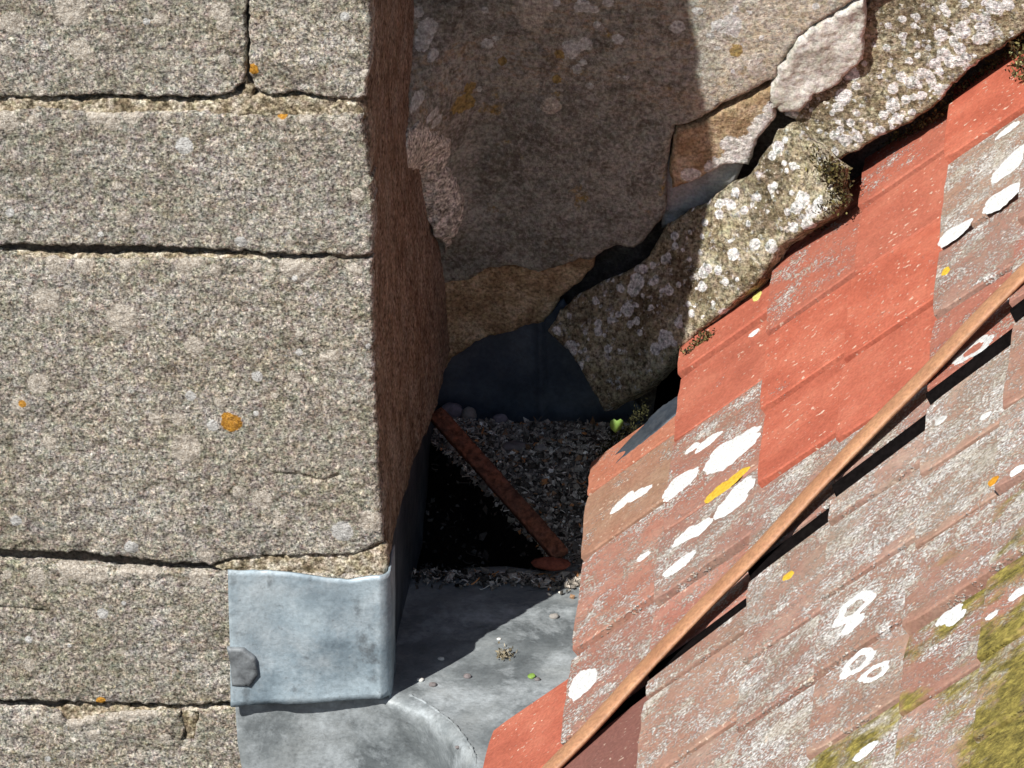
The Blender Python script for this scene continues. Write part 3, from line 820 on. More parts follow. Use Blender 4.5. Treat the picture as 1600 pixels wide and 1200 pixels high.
# ================================================================== TILED ROOF
roof = thing('tiled_roof', 'pitched clay tile roof, clean red and lichen-grey tiles, rising to the right', 'roof', rp(-.1, -.4, -.1))
COLS = {  # tail distance up the slope at b=0, skew, far-side joints, near-side joints (mm)
    -2: (-.425, .0, [], [-420, -600, -780, -960, -1140]),
    -1: (-.310, .0, [], [-400, -575, -750, -930, -1110]),
    0: (-.200, .0, [-164, -352], [-378, -470, -650, -830, -1010, -1190]),
    1: (-.102, -.045, [300, 212, 56, -156, -345], [-373, -545, -720, -900, -1080]),
    2: (.013, -.022, [505, 327, 163, -52, -200, -335], [-362, -393, -560, -735, -910, -1090]),
    3: (.139, -.012, [560, 415, 230, 51, -122, -293], [-322, -479, -607, -785, -960, -1140]),
    4: (.251, .020, [530, 356, 187, -8, -176, -264], [-296, -339, -487, -625, -763, -940, -1120]),
    5: (.367, .030, [590, 430, 283, 74, -76, -236], [-262, -400, -539, -680, -821, -990, -1160]),
    6: (.472, .050, [510, 330, 150, -30, -206], [-234, -409, -560, -700, -843, -969, -1140]),
    7: (.580, .055, [590, 415, 240, 60, -120, -170], [-200, -330, -500, -680, -860, -1040]),
    8: (.690, .06, [510, 330, 150, -30, -140], [-170, -380, -560, -740, -920, -1100]),
    9: (.800, .06, [590, 415, 240, 60, -110], [-140, -300, -480, -660, -840, -1020]),
    10: (.910, .06, [510, 330, 150, -80], [-110, -380, -560, -740, -920, -1100]),
}
for _c in COLS.values():
    while _c[3][-1] > -1500: _c[3].append(_c[3][-1]-176)
def tail(i, b): return COLS[i][0] + COLS[i][1]*b
def tile_mesh(seed):
    r = np.random.default_rng(seed)
    L, W, T = .265, 1.0, .0125
    out = []
    for t in (0.02, .16, .34, .52, .70, .85, .98): out.append((r.uniform(-.0012, .0012)+(.0015 if t in (.02, .98) else 0), t*W))
    out += [(.02, W), (.11, W-.002), (.19, W), (L, W), (L, .0), (.17, .0), (.09, .003), (.018, 0)]
    out = out[::-1]
    V, F = [], []
    k = len(out)
    c = np.array([L/2, W/2])
    for lev, (ins, z) in enumerate(((.0014, 0), (0, -.0016), (0, -T))):
        for (x, y) in out:
            dx, dy = np.sign(c[0]-x), np.sign(c[1]-y)
            ex = 1 if (x < .003 or x > L-.002) else 0
            V.append((x+ins*(dx if ex else 0), y+(ins*5.6*dy if (y < .004 or y > .996) else 0), z+(r.uniform(-.0004, .0004) if lev < 2 else 0)))
    # orientation: outline runs clockwise in (x, y) after reversal -> check
    A = sum(out[i][0]*out[(i+1) % k][1]-out[(i+1) % k][0]*out[i][1] for i in range(k))
    top = tuple(range(k)) if A > 0 else tuple(range(k))[::-1]
    F.append(top)
    F.append(tuple(2*k+i for i in (range(k)[::-1] if A > 0 else range(k))))
    for lev in (0, 1):
        for i in range(k):
            q = (lev*k+i, (lev+1)*k+i, (lev+1)*k+(i+1) % k, lev*k+(i+1) % k)
            F.append(q if A > 0 else q[::-1])
    me = bpy.data.meshes.new('tile')
    me.from_pydata(V, [], F)
    me.materials.append(M_TILE)
    return me
TM = [tile_mesh(300+k) for k in range(6)]
SPEC = {  # (column, far joint mm): crust, moss, tan, dark
    (0, -164): (.0, 0, 0, 0), (1, 300): (.25, 0, .3, 0), (1, 212): (.42, 0, 1.0, 0), (1, 56): (.72, 0, .1, 0), (1, -156): (.74, 0, 0, 0),
    (2, 505): (.05, 0, 0, 0), (2, 327): (.05, 0, 0, 0), (2, 163): (.72, 0, .1, 0), (2, -52): (.80, 0, 0, 0), (2, -200): (.72, 0, 0, 0),
    (3, 560): (.1, 0, 0, 0), (3, 415): (.60, 0, 0, 0), (3, 230): (.16, 0, 0, 0), (3, 51): (.03, 0, 0, 0), (3, -122): (.86, 0, 0, 0),
    (4, 530): (.55, 0, 0, 0), (4, 356): (.08, 0, 0, 0), (4, 187): (.20, 0, 0, 0), (4, -8): (.02, 0, 0, 0), (4, -176): (.80, 0, 0, 0),
    (5, 590): (.1, 0, 0, 0), (5, 430): (.05, 0, 0, 0), (5, 283): (.88, 0, .35, 0), (5, 74): (.80, 0, .1, 0), (5, -76): (.62, 0, 0, 0),
    (6, 510): (.1, 0, 0, 0), (6, 330): (.86, 0, .1, 0), (6, 150): (.80, 0, .1, 0), (6, -30): (.7, 0, 0, 0),
    (1, -373): (.05, 0, 0, .9), (0, -378): (.5, 0, 0, .0),
}
TILES = []
for i, (a0, sk, fa, ne) in COLS.items():
    for grp, js in (('far', fa), ('near', ne)):
        for j in range(len(js)-1):
            b1, b0 = js[j]*.001-.0036+(.006 if grp == 'near' and j == 0 else 0), js[j+1]*.001+.0036
            bm = (b0+b1)/2
            r = np.random.default_rng(i*100+j*7+(50 if grp == 'near' else 0)+900)
            tau = math.atan(.104)+radians(r.uniform(-.5, .5))
            roll = r.uniform(-.0045, .0003) if (b1-b0) > .06 else 0
            ys = nrm(RY+RS*sk+RN*roll/.17)
            s1 = RS*cos(tau)-RN*sin(tau)
            s1 = nrm(s1-ys*(s1 @ ys))
            n1 = np.cross(s1, ys)
            dh = r.uniform(-.0022, .0022)+.0015 + (0 if grp == 'far' else -.001)
            p0 = rp(tail(i, b0)+r.uniform(-.002, .002), b0, dh)
            tm = TM[r.integers(6)]
            if (grp == 'far' and j == len(js)-2 and ne) or (grp == 'near' and j == 0):
                tm = tm.copy()
                for vv in tm.vertices:
                    if (vv.co.y < .5) == (grp == 'far'): vv.co.y += vv.co.x*.15/(b1-b0)
            o = inst(tm, 'tile', roof, p0, np.stack([s1, ys, n1], 1), (1, (b1-b0), 1))
            if (i, js[j]) in SPEC: sp = SPEC[(i, js[j])]
            else:
                far_right = (tail(i, bm) + .2)*.9 + (-bm-.4)*.9
                sp = (r.uniform(.70, 1.02), float(np.clip((far_right-.61)*2.3, 0, 1))*r.uniform(.45, 1.0), r.uniform(.0, .35), 0)
                if i >= 6 and bm > -.2: sp = (r.uniform(.5, .85), 0, .1, 0)
            o['crust'], o['moss'], o['tan'], o['dark'] = map(float, sp)
            o['tone'] = float(r.uniform(0, 1)) if sp[0] > .4 else float(r.uniform(0, .5))
            TILES.append((i, b0, b1, p0, s1, ys, n1, o))
# dark underlay, and black strips standing in for the shade in the tile gap
mk('roof_underlay', [rp(-.5 if b < -.3 else -.1, b, h) for h in (-.05, -.075) for b in (-1.6, -.39)] + [rp(1.2, b, h) for h in (-.05, -.075) for b in (-1.6, -.39)],
   [(0, 4, 5, 1), (2, 3, 7, 6), (0, 2, 6, 4), (1, 5, 7, 3), (0, 1, 3, 2), (4, 6, 7, 5)], M_UNDERLAY_SHADE, roof, False)
mk('roof_underlay', [rp(a, b, h) for h in (-.05, -.075) for a in (-.09, 1.2) for b in (-.389, .6)],
   [(0, 2, 3, 1), (4, 5, 7, 6), (0, 1, 5, 4), (2, 6, 7, 3), (0, 4, 6, 2), (1, 3, 7, 5)], M_UNDERLAY_SHADE, roof, False)
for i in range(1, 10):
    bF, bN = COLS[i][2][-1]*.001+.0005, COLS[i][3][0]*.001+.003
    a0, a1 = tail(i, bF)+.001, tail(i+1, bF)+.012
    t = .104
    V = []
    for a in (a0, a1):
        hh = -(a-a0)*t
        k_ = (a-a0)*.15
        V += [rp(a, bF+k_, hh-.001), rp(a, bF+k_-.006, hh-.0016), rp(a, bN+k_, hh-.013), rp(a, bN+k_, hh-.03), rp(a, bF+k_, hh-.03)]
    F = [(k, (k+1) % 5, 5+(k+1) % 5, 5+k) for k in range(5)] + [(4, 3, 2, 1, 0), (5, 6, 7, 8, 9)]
    mk('bitumen_strip', V, F, M_UNDERLAY_SHADE, roof, False)

def tile_at(x, y):
    """the uppermost tile plane that pixel's ray meets"""
    best = None
    for (i, b0, b1, p0, s1, ys, n1, o) in TILES:
        v = ray(x, y)
        p = CAM + v*(((p0-CAM) @ n1)/(v @ n1))
        q = p-p0
        s, t = q @ s1, q @ ys
        if -.001 < s < .262 and -.002 < t < (b1-b0)+.004:
            dd = np.linalg.norm(p-CAM)
            if best is None or dd < best[0]: best = (dd, p, s1, ys, n1, o)
    return best
TL = [(1142, 706, 33, 36, L_WHITE, 0), (1160, 690, 20, 22, L_WHITE, 0), (1120, 725, 15, 16, L_WHITE, 0), (1106, 691, 17, 11, L_WHITE, 0), (1082, 700, 9, 8, L_WHITE, 0), (1062, 757, 25, 22, L_WHITE, 0), (1158, 765, 17, 22, L_WHITE, 0), (1140, 790, 20, 22, L_WHITE, 0),
      (1150, 780, 16, 20, L_WHITE, 0), (998, 772, 16, 11, L_WHITE, 0), (973, 785, 16, 12, L_WHITE, 0), (1090, 828, 18, 16, L_WHITE, 0), (1070, 838, 14, 14, L_WHITE, 0), (1062, 882, 18, 15, L_WHITE, 0), (1005, 870, 8, 8, L_WHITE, 0), (910, 1068, 17, 34, L_WHITE, 0),
      (1334, 950, 22, 24, L_WHITE, 1), (1333, 975, 13, 12, L_WHITE, 0), (1340, 1036, 20, 20, L_WHITE, 1), (1367, 1051, 17, 15, L_WHITE, 1), (1350, 1177, 11, 9, L_WHITE, 0), (1358, 1168, 9, 7, L_WHITE, 0), (1483, 962, 13, 12, L_WHITE, 0), (1494, 966, 10, 10, L_WHITE, 0), (1590, 928, 8, 10, L_WHITE, 0), (1550, 962, 6, 6, L_WHITE, 0),
      (1566, 310, 22, 27, L_WHITE, 0), (1556, 328, 16, 18, L_WHITE, 0), (1487, 368, 17, 20, L_WHITE, 0), (1503, 357, 13, 14, L_WHITE, 0), (1574, 262, 20, 24, L_WHITE, 0), (1590, 240, 14, 14, L_WHITE, 0), (1575, 203, 14, 10, L_WHITE, 0), (1545, 205, 9, 7, L_GREY, 0), (1470, 657, 7, 8, L_GREY, 0), (1540, 650, 6, 6, L_WHITE, 0), (1590, 735, 8, 8, L_WHITE, 0),
      (1521, 546, 24, 18, L_GREY, 1), (1128, 764, 14, 14, L_YELLOW, 0), (1146, 750, 15, 11, L_YELLOW, 0), (1160, 738, 9, 8, L_YELLOW, 0), (1114, 775, 10, 11, L_YELLOW, 0), (1478, 424, 5, 9, L_YELLOW, 0), (1183, 463, 6, 13, L_LIME, 0), (1232, 900, 6, 8, L_YELLOW, 0), (1552, 752, 5, 8, L_ORANGE, 0),
      (1178, 521, 6, 8, L_WHITE, 0)]
for k, (x, y, ru, rv, mt, ring) in enumerate(TL):
    h_ = tile_at(x, y)
    if not h_: continue
    _, p, s1, ys, n1, o = h_
    lichen(roof, p+n1*.0003, s1, ys, n1, ru*.001, rv*.001*.88, mt, k % 13, bool(ring), (k*.7) % 1.2-.6 if abs(ru-rv) < 6 else 0, .0009, .14, 36)

# ================================================================== CABLE
V, F = [], []
pts = [(-.30, -.47), (-.19, -.424), (-.089, -.381), (.028, -.336), (.130, -.296), (.247, -.249), (.364, -.207), (.481, -.166), (.60, -.128), (.75, -.075), (.95, -.0)]
pa = np.array(pts)
tt = np.linspace(0, len(pts)-1, 120)
A = np.interp(tt, range(len(pts)), pa[:, 0])
B = np.interp(tt, range(len(pts)), pa[:, 1])
ker = np.ones(9)/9
A2, B2 = A.copy(), B.copy()
A2[4:-4] = np.convolve(A, ker, 'valid')
B2[4:-4] = np.convolve(B, ker, 'valid')
K = 14
for k in range(len(tt)):
    w = .0012*math.sin(A2[k]*23)+.0008*math.sin(A2[k]*61+1)
    c = rp(A2[k], B2[k]+w-.001, .0045+.0006*math.sin(A2[k]*31))
    k2 = min(k+1, len(tt)-1)
    k1 = max(k-1, 0)
    t = nrm(rp(A2[k2], B2[k2])-rp(A2[k1], B2[k1]))
    side = nrm(np.cross(RN, t))
    for q in range(K):
        a = 2*pi*q/K
        V.append(c+side*math.copysign(abs(cos(a))**.7, cos(a))*.0162+RN*sin(a)*.0042)
for k in range(len(tt)-1):
    for q in range(K):
        F.append((k*K+q, (k+1)*K+q, (k+1)*K+(q+1) % K, k*K+(q+1) % K))
F += [tuple(range(K))[::-1], tuple((len(tt)-1)*K+q for q in range(K))]
F = [f[::-1] for f in F]
cab = mk('conductor_strip', V, F, M_CABLE)
tag(cab, 'copper-brown conductor strip running diagonally over the tiles', 'conductor strip')

# ================================================================== MORTAR FILLET
fil = thing('mortar_fillet', 'cracked mortar fillet with white lichen, between wall and tiles', 'mortar fillet', rp(.2, .42, -.03))
fa, fb = hit(1045, 342, WALL), hit(1320, 110, WALL)
fc_ = rp(.10, .395, .012)
FN = nrm(np.cross(fb-fa, fc_-fa))
if FN[1] > 0: FN = -FN
FIL = (fa+FN*.003, FN)
FIL2 = (hit(1400, 180, WALL)+WALL[1]*.006, nrm((-.13, -.975, -.03)))
def fil_h(P, d): return .004*fbm(P, 14, 3, 88) + .0025*fbm(P, 45, 3, 89)
FS = [(890, 545, 16), (905, 572, 10), (980, 483, 14), (935, 518, 9), (1008, 590, 0), (996, 440, 17), (990, 452, 14), (1045, 453, 10), (1018, 480, 6), (1080, 490, 8), (1075, 475, 6), (1040, 530, 17), (1025, 545, 12), (1095, 395, 5), (1100, 425, 12), (1108, 420, 10), (1125, 422, 9), (1148, 398, 12), (1135, 440, 8), (1180, 382, 12), (1205, 385, 13), (1098, 448, 10), (1130, 490, 11), (1060, 505, 10), (1045, 400, 7), (1080, 362, 5),
      (1255, 310, 15), (1270, 330, 13), (1245, 325, 12), (1262, 350, 14), (1280, 318, 10), (1240, 355, 11), (1205, 295, 9), (1215, 230, 12), (1240, 260, 8), (1175, 320, 5), (1170, 350, 6), (1290, 235, 7), (1143, 320, 10), (1150, 300, 9), (1135, 315, 7), (1225, 255, 6), (985, 505, 6), (1000, 520, 7), (950, 545, 9), (930, 470, 8), (960, 500, 5), (870, 517, 8), (1020, 415, 7),
      (1318, 150, 16), (1310, 165, 10), (1325, 115, 13), (1335, 118, 10), (1300, 175, 6), (1235, 175, 15), (1280, 205, 6), (1330, 190, 9), (1322, 218, 12), (1342, 215, 10), (1375, 205, 12), (1395, 165, 14), (1402, 185, 11), (1380, 180, 9), (1425, 130, 13), (1440, 115, 11), (1455, 125, 10), (1470, 55, 13), (1503, 47, 16), (1490, 62, 9), (1475, 85, 14), (1485, 95, 13), (1460, 100, 11), (1500, 75, 12), (1530, 60, 13), (1545, 55, 10), (1540, 25, 11), (1552, 8, 13), (1530, 40, 9), (1470, 140, 12), (1480, 138, 9), (1520, 110, 12),
      (1410, 58, 8), (1412, 68, 6), (1388, 40, 7), (1428, 40, 6), (1433, 68, 6), (1410, 30, 8), (1475, 10, 9), (1480, 18, 8), (1390, 102, 6), (1408, 120, 10), (1395, 140, 10), (1375, 120, 5), (1510, 5, 7), (1562, 12, 10), (1575, 5, 12), (1350, 100, 6), (1365, 70, 5), (1345, 60, 5), (1415, 155, 9), (1440, 150, 9), (1425, 175, 8), (1395, 200, 6), (1360, 195, 6), (1345, 165, 5), (1500, 95, 12), (1510, 90, 10), (1450, 75, 6)]
_r = np.random.default_rng(31)
FSP = [(x, y, r*.00052, 2) for x, y, r in FS if r > 0]
for x, y, r in FS:
    for q in range(2):
        FSP.append((x+_r.normal()*r*1.3, y+_r.normal()*r*1.0, r*.00052*_r.uniform(.25, .55), 2 if _r.random() < .8 else 0))
FSP += [(x, 520-(x-860)*.80+_r.uniform(-40, 90), _r.uniform(.0018, .005), 2) for x in _r.uniform(860, 1600, 90)]
f1 = slab('fillet_section', [(850, 519), (868, 492), (898, 462), (934, 442), (985, 420), (1010, 402), (1040, 352), (1062, 335), (1110, 311), (1135, 289), (1172, 272), (1190, 240), (1214, 203), (1234, 192),
     (1262, 218), (1290, 247), (1309, 264), (1302, 292), (1314, 318), (1290, 344), (1250, 362), (1216, 386), (1197, 414), (1186, 436), (1160, 462), (1120, 492), (1086, 520), (1062, 546), (1048, 570),
     (1000, 610), (975, 626), (940, 640), (921, 611), (906, 576), (886, 546), (866, 532)], FIL, M_FILLET, fil, .022, .0026, .0016, 130, 3, .0022, 80, .004, 61, fil_h, spots=FSP, cracks=
     [([(1188, 285), (1205, 320), (1216, 365)], .002, .006), ([(1215, 395), (1235, 370)], .002, .004)])
f2 = slab('fillet_section', [(1222, 181), (1238, 188), (1273, 228), (1307, 254), (1345, 231), (1400, 203), (1440, 182), (1468, 160), (1500, 122), (1530, 96), (1562, 78), (1590, 58), (1640, 15), (1800, -120), (2060, -330), (1960, -420), (1700, -420), (1420, -70), (1350, 10),
     (1341, 95), (1302, 130), (1266, 146), (1256, 166), (1234, 173)], FIL2, M_FILLET, fil, .05, .003, .0016, 130, 3, .0022, 80, .004, 62, fil_h, spots=FSP, cracks=
     [([(1345, 60), (1325, 95)], .002, .003)])
f3 = slab('fillet_patch', [(1206, 140), (1218, 106), (1248, 62), (1296, 28), (1348, 2), (1352, 60), (1345, 96), (1308, 134), (1270, 150), (1256, 170), (1234, 178), (1204, 172)], (WALL[0]+WALL[1]*.003, WALL[1]), M_PALE, fil, .03, .0028, .0024, 130, 3, .0035, 110, .003, 63, fil_h)
# lead soaker under the fillet, over the eaves tile
soak = slab('lead_soaker', [(946, 738), (956, 712), (990, 678), (1030, 636), (1062, 612), (1072, 622), (1060, 642), (1003, 692)], (rp(0, 0, -.0095), nrm(RN+RS*.09)), M_LEAD4, None, .003, .004, .0015, 20, 2, .0004, 60, .002, 65)
tag(soak, 'narrow dark lead soaker between the fillet and the eaves tiles', 'lead sheet')

# ================================================================== GUTTER LITTER
def litter_z(X, Y):
    X, Y = np.asarray(X, float), np.asarray(Y, float)
    z = FLOOR_Z-.004 + .066*sstep((Y-.255)/.23) + .012*sstep((.02-X)/.03)*0
    # low pit on the buttress side of the bar
    pit = sstep(((.155-X)*.62-(Y-.285)*-.35)/.05) if False else sstep((np.interp(Y, [.25, .27, .32, .37, .42, .46], [.175, .162, .122, .076, .03, -.005])-X)/.035)
    z = z - .035*pit*sstep((Y-.25)/.06)
    q = np.stack([X.ravel(), Y.ravel(), np.zeros(X.size)], 1)
    return z + (.006*fbm(q, 35, 3, 3)+.003*fbm(q, 120, 2, 4)).reshape(X.shape)
xs, ys_ = np.arange(-.004, .262, .004), np.arange(.235, .515, .004)
GX, GY = np.meshgrid(xs, ys_)
edge = .012*fbm(np.stack([GX.ravel(), np.zeros(GX.size), np.zeros(GX.size)], 1), 30, 3, 9).reshape(GX.shape)
GZ = litter_z(GX, GY-edge)
V = np.stack([GX.ravel(), GY.ravel(), GZ.ravel()], 1)
nx = len(xs)
F = [(j*nx+i, j*nx+i+1, (j+1)*nx+i+1, (j+1)*nx+i) for j in range(len(ys_)-1) for i in range(nx-1)]
def in_pit(x, y): return x < np.interp(y, [.25, .27, .32, .37, .42, .46], [.175, .162, .122, .076, .03, -.005])+.004
Fp = [f for f in F if in_pit(V[f[0]][0], V[f[0]][1])]
F = [f for f in F if not in_pit(V[f[0]][0], V[f[0]][1])]
silt = mk('wet_silt', V, Fp, M_PIT_SHADE)
silt['kind'] = 'stuff'
tag(silt, 'shade-painted silt in the pit between bar and buttress', 'silt')
soil = mk('gutter_soil', V, F, M_SOIL)
soil['kind'] = 'stuff'
tag(soil, 'black leaf mould heaped at the back of the lead gutter', 'soil')
# chips, husks and twigs
rg = np.random.default_rng(5)
V, F, CT = [], [], []
def add_piece(P, F0, col):
    b = len(V)
    V.extend(P.tolist())
    F.extend([tuple(b+i for i in f) for f in F0])
    CT.extend([col]*len(P))
def rot3(r):
    q = nrm(r.normal(size=4))
    w, x, y, z = q
    return np.array([[1-2*(y*y+z*z), 2*(x*y-z*w), 2*(x*z+y*w)], [2*(x*y+z*w), 1-2*(x*x+z*z), 2*(y*z-x*w)], [2*(x*z-y*w), 2*(y*z+x*w), 1-2*(x*x+y*y)]])
OCT = np.array([(1, 0, 0), (-1, 0, 0), (0, 1, 0), (0, -1, 0), (0, 0, 1), (0, 0, -1)], float)
OF = [(0, 2, 4), (2, 1, 4), (1, 3, 4), (3, 0, 4), (2, 0, 5), (1, 2, 5), (3, 1, 5), (0, 3, 5)]
PAL = [(.06, .054, .046), (.10, .09, .078), (.15, .135, .115), (.21, .19, .165), (.30, .28, .25), (.48, .46, .42), (.14, .085, .05), (.26, .12, .05)]
PW = [.20, .22, .23, .17, .085, .025, .05, .02]
for k in range(12000):
    x, y = rg.uniform(.004, .245), rg.uniform(.245, .505)
    if rg.random() < .3: y = rg.uniform(.245, .33)
    dens = 1.0
    inpit = x < np.interp(y, [.25, .27, .32, .37, .42, .46], [.175, .162, .122, .076, .03, -.005])
    if inpit and rg.random() < .86: continue
    if k % 8 == 0: y = .266-abs(rg.normal())*.014
    z = max(float(litter_z(np.array([x]), np.array([y]))[0]), FLOOR_Z+.002 if y < .272 and not (y > .262 and inpit) else -1)
    ty = rg.random()
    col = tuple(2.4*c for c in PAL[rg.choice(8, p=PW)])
    if inpit: col = tuple(c*.45 for c in PAL[rg.choice(5)])  # litter in the pit painted darker, standing in for shade
    R = rot3(rg)
    if ty < .78:
        s = rg.uniform(.0016, .0046)*(1.9 if rg.random() < .05 else 1)
        P = (OCT*rg.uniform(.6, 1.2, (6, 1))*np.array([1, rg.uniform(.5, 1), rg.uniform(.2, .6)])*s) @ R.T
        add_piece(P+np.array([x, y, z+s*.3]), OF, col)
    else:
        L = rg.uniform(.004, .013)
        d = nrm(np.array([rg.normal(), rg.normal(), rg.normal()*.35]))
        sd = nrm(np.cross(d, (0, 0, 1)))
        cv = nrm(rg.normal(size=3))*L*.3
        w = rg.uniform(.0004, .0009)
        up_ = np.cross(sd, d)
        ring = []
        for t in (-.5, -.2, .15, .5):
            c = d*L*t + cv*(t*t*3)
            ring.append(np.array([c+sd*w, c+up_*w, c-sd*w, c-up_*w]))
        P = np.concatenate(ring)
        Fc = [(m*4+q, m*4+(q+1) % 4, (m+1)*4+(q+1) % 4, (m+1)*4+q) for m in range(3) for q in range(4)]
        add_piece(P+np.array([x, y, z+.0015]), Fc, col)
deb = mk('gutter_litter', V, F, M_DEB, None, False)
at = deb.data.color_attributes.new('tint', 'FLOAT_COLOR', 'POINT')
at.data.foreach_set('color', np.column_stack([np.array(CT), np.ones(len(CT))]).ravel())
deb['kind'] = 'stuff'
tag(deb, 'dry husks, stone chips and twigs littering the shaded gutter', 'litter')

def bar(p, q, w, t, up, n=30, seed=0, jit=.0012):
    p, q = np.array(p, float), np.array(q, float)
    d = nrm(q-p)
    s = nrm(np.cross(d, up))
    u2 = np.cross(s, d)
    V, F = [], []
    prof = [(-.5, -.5), (.5, -.5), (.5, .42), (.44, .5), (-.44, .5), (-.5, .42)]
    for k in range(n):
        c = p+(q-p)*k/(n-1)
        e = 1-.08*(k in (0, n-1))
        for m, (a, b) in enumerate(prof):
            pt = c+s*a*w*e+u2*b*t*e
            V.append(pt+jit*np.array([float(fbm([pt], 90, 3, seed+g)[0]) for g in (0, 31, 62)]))
    K = len(prof)
    for k in range(n-1):
        for m in range(K): F.append((k*K+m, k*K+(m+1) % K, (k+1)*K+(m+1) % K, (k+1)*K+m))
    F += [tuple(range(K))[::-1], tuple((n-1)*K+m for m in range(K))]
    return V, F
e0 = hit(663, 642, SIDE)+np.array([.012, -.004, .0])
e1 = hit(878, 868, (np.array([0, 0, .222]), np.array([0, 0, 1.])))
V, F = bar(e0, e1, .0175, .009, nrm(np.array([.1, -.7, .8])), 40, 5, .0010)
rb = mk('rusty_bar', V, F, M_RUST, None, True)
tag(rb, 'rusty red-brown bar leaning from buttress foot across gutter litter', 'bar')
def rock(name, px, pl, rad, sc, mat, seed, label, cat, group=None, lift=.5):
    c = hit(px[0], px[1], pl) if pl is not None else on_gutter(*px)
    V, F = [], []
    nu, nv = 14, 9
    for j in range(1, nv):
        for i in range(nu):
            a, b = 2*pi*i/nu, pi*j/nv
            V.append((sin(b)*cos(a), sin(b)*sin(a), cos(b)))
    V += [(0, 0, 1), (0, 0, -1)]
    V = np.array(V)
    V = V*(1+.28*fbm(V+seed, 1.2, 3, seed))[:, None]*np.array(sc)*rad
    for j in range(nv-2):
        for i in range(nu): F.append((j*nu+i, (j+1)*nu+i, (j+1)*nu+(i+1) % nu, j*nu+(i+1) % nu))
    t = (nv-1)*nu
    for i in range(nu):
        F.append((t, i, (i+1) % nu))
        F.append((t+1, (nv-2)*nu+(i+1) % nu, (nv-2)*nu+i))
    V[:, 2] = np.maximum(V[:, 2], -rad*sc[2]*.8)
    o = mk(name, V+c+np.array([0, 0, rad*sc[2]*lift]), F, mat)
    return tag(o, label, cat, group)
LP = lambda z: (np.array([0, 0, z]), np.array([0, 0, 1.]))
M_PEB2 = m_plain('lilac_pebble', (.21, .19, .22), .8, .2, .2, 200, .001)
M_PEB3 = m_plain('grey_chip', (.18, .16, .16), .85, .2, .25, 200, .001)
rock('pebble', (706, 648), LP(.262), .0115, (1.1, .7, .8), M_PEB2, 3, 'lilac-grey pebble beside the top end of the rusty bar', 'pebble', 'stones in the gutter')
rock('pebble', (733, 652), LP(.262), .0088, (1, .8, .85), M_PEB, 9, 'tan round pebble just right of the lilac-grey one', 'pebble', 'stones in the gutter')
rock('pebble', (782, 658), LP(.264), .0075, (1.1, .7, .7), M_PEB2, 14, 'small bluish stone against the dark lead upstand', 'pebble', 'stones in the gutter')
rock('pebble', (804, 700), LP(.258), .0105, (1.25, .9, .45), M_PEB3, 19, 'flat grey stone chip in the middle of the litter', 'pebble', 'stones in the gutter')
rock('pebble', (845, 702), LP(.258), .0065, (1.1, .9, .5), M_PEB, 22, 'small tan chip right of the flat grey chip', 'pebble', 'stones in the gutter')
rock('brick_fragment', (860, 886), LP(.212), .0135, (1.45, .65, .5), M_BRICK, 27, 'red brick fragment at lower end of the rusty bar', 'brick')
rock('pebble', (905, 678), LP(.262), .0045, (1.2, .9, .6), L_WHITE, 31, 'tiny pale blue-white chip on the right of the litter', 'pebble', 'stones in the gutter')

# ------------------------------------------------------------------ moss, leaves and small bits
def tuft(name, pts, label, n, size, spread, tint, seed, axis=(0, 0, 1)):
    """moss: many small pointed leaves round the given points"""
    r = np.random.default_rng(seed)
    V, F, T = [], [], []
    for k in range(n):
        c = pts[r.integers(len(pts))] + r.normal(size=3)*spread
        d = nrm(r.normal(size=3)*.75+np.array(axis)*.9)
        s = nrm(np.cross(d, r.normal(size=3)))*size*r.uniform(.25, .5)
        L = size*r.uniform(.6, 1.4)
        b = len(V)
        V += [c-s*.5, c+s*.5, c+d*L*.6+s*.7, c+d*L, c+d*L*.6-s*.7]
        F.append((b, b+1, b+2, b+3, b+4))
        f = r.uniform(.45, 1.4)
        T += [tuple(np.array(tint[r.integers(len(tint))])*f)]*5
    o = mk(name, V, F, M_MOSS, None, False)
    at = o.data.color_attributes.new('tint', 'FLOAT_COLOR', 'POINT')
    at.data.foreach_set('color', np.column_stack([np.array(T), np.ones(len(T))]).ravel())
    o['kind'] = 'stuff'
    return tag(o, label, 'moss')
TM_ = [(.10, .085, .03), (.06, .045, .02), (.14, .11, .05), (.035, .028, .016), (.17, .15, .06)]
def line_pts(pl, px, n, off=0.0):
    px = np.array(px, float)
    t = np.linspace(0, len(px)-1, n)
    return [hit(np.interp(q, range(len(px)), px[:, 0]), np.interp(q, range(len(px)), px[:, 1]), pl)+pl[1]*off for q in t]
RFm = (rp(0, 0, -.004), RN)
tuft('moss', line_pts(FIL, [(1268, 235), (1290, 265), (1305, 290), (1318, 305), (1305, 320), (1285, 330)], 30, -.002) + line_pts(FIL, [(1300, 262), (1312, 280)], 20, .002),
     'brown-green moss filling the notch between the two fillet sections', 900, .0042, .0052, TM_, 1, (0, -.6, .8))
tuft('moss', line_pts(RFm, [(1325, 262), (1370, 236), (1420, 210), (1466, 182), (1500, 150), (1545, 110), (1590, 75)], 80, .002),
     'thin dark moss line where the upper fillet meets red tiles', 900, .0034, .003, TM_, 2, (-.3, -.5, .8))
tuft('moss', line_pts(RFm, [(1075, 560), (1100, 535), (1112, 528)], 14, .003), 'small brown moss tuft on the shaded red tile under the fillet', 260, .004, .0035, TM_, 3, (-.3, -.5, .8))
tuft('moss', line_pts((rp(0, 0, -.008), RN), [(940, 712), (965, 690), (985, 668), (1005, 640)], 20, .0), 'dark moss below the fillet tip beside the lead soaker', 620, .0030, .0042, [(.03, .03, .012), (.02, .018, .009), (.05, .05, .02)], 4)
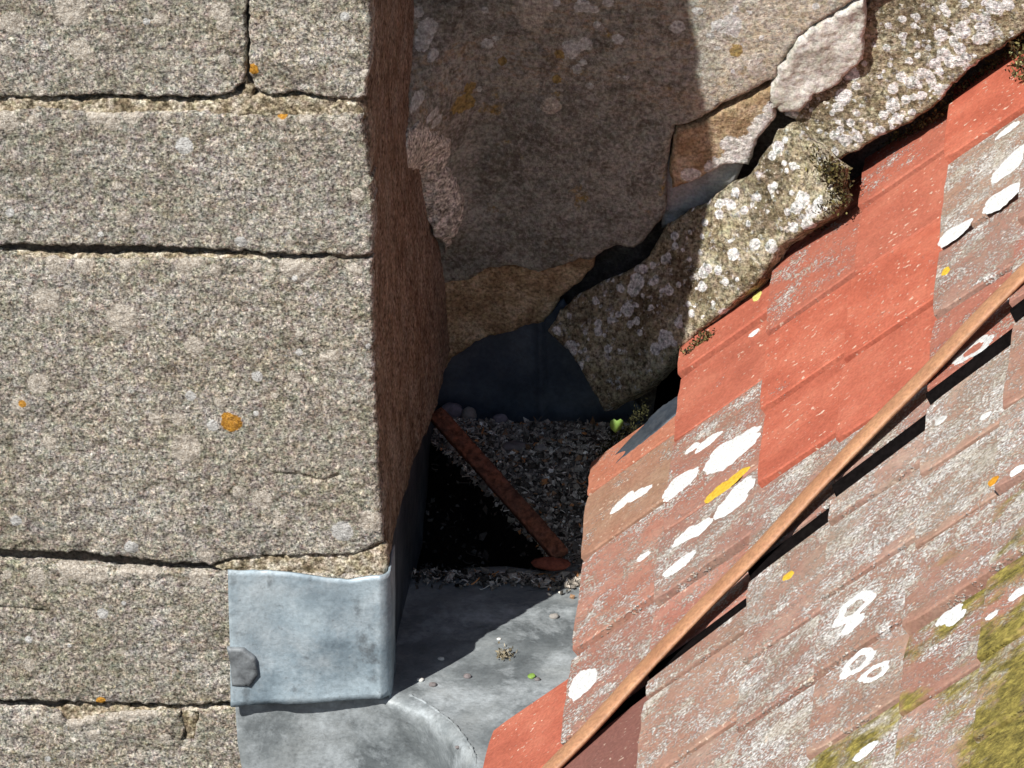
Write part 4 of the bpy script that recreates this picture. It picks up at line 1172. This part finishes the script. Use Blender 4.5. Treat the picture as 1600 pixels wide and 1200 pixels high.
tuft('moss', line_pts(RFm, [(1195, 432), (1215, 405), (1240, 380), (1290, 352)], 30, .002), 'dry moss crumbs along the middle edge of the lower fillet', 380, .0034, .003, TM_, 5, (-.3, -.5, .8))
tuft('moss', line_pts(RFm, [(1590, 60), (1600, 90), (1606, 120)], 14, .006), 'lichen-flecked moss clump at the right edge on the red tile', 320, .0045, .006, TM_+[(.4, .42, .2)], 6, (-.3, -.5, .8))
fluff = tuft('moss', [on_gutter(789, 1026)+np.array([0, 0, .001])], 'dry pale moss clump lying on the sunlit lead', 150, .0038, .0042, [(.30, .26, .18), (.42, .37, .28), (.18, .15, .10)], 7)

def leaf(name, c, size, label, u, v, mat=M_LEAF):
    """a small leaf blade from its stalk end c, along u, width along v"""
    u, v = nrm(u), nrm(v)
    w = np.cross(u, v)
    out = [(-.12, 0), (.12, .34), (.45, .52), (.8, .5), (1.0, .26), (.86, 0), (1.0, -.24), (.82, -.48), (.45, -.5), (.12, -.34)]
    V = [c+(u*x+v*y+w*(.35*abs(y)-.15*x*x))*size for x, y in out] + [c+u*.45*size]
    k = len(out)
    o = mk(name, V, [(k, i, (i+1) % k) for i in range(k)], mat)
    md = o.modifiers.new('thickness', 'SOLIDIFY'); md.thickness = .0006
    return tag(o, label, 'leaf')
leaf('leaf', hit(962, 674, (rp(0, 0, .004), RN)), .0135, 'bright green notched leaf growing below the fillet tip', UP*.9-FW*.3+RT*.1, RT)
leaf('leaf', on_gutter(826, 1056)+np.array([0, 0, .0008]), .0072, 'tiny fresh green leaf on sunlit lead near the eaves', np.array([.7, -.6, .05]), np.array([.5, .6, .25]))
rs = random.Random(3)
M_WCH = m_plain('white_chip', (.65, .64, .6), .9, .2, .1, 200, 0)
for (x, y, r, mt, lb) in [(689, 1030, .0028, M_WCH, 'white crumb on the shadow edge in the lead gutter'), (657, 1063, .0030, M_WCH, 'white crumb near the foot of the flashing corner'),
                          (780, 1000, .0018, M_WCH, 'tiny white speck above the dry moss clump'), (866, 965, .0042, M_PEB, 'grey-white crumb on the lead close to the eaves tile'),
                          (730, 1057, .0036, M_PEB3, 'dark crumb on the lead left of the dry moss clump'), (676, 1070, .0034, M_PEB3, 'small brown crumb beside the flashing corner'), (840, 1062, .0026, M_PEB3, 'dark crumb just below the tiny green leaf'),
                          (880, 903, .0075, M_PEB, 'pale crumb at the litter edge below the brick fragment'), (715, 1168, .0022, M_PEB3, 'crumb on the seam of the lower lead sheet')]:
    rock('crumb', (x, y), None, r, (1.2, 1, .7), mt, int(x), lb, 'crumb', 'crumbs on the lead', .4)
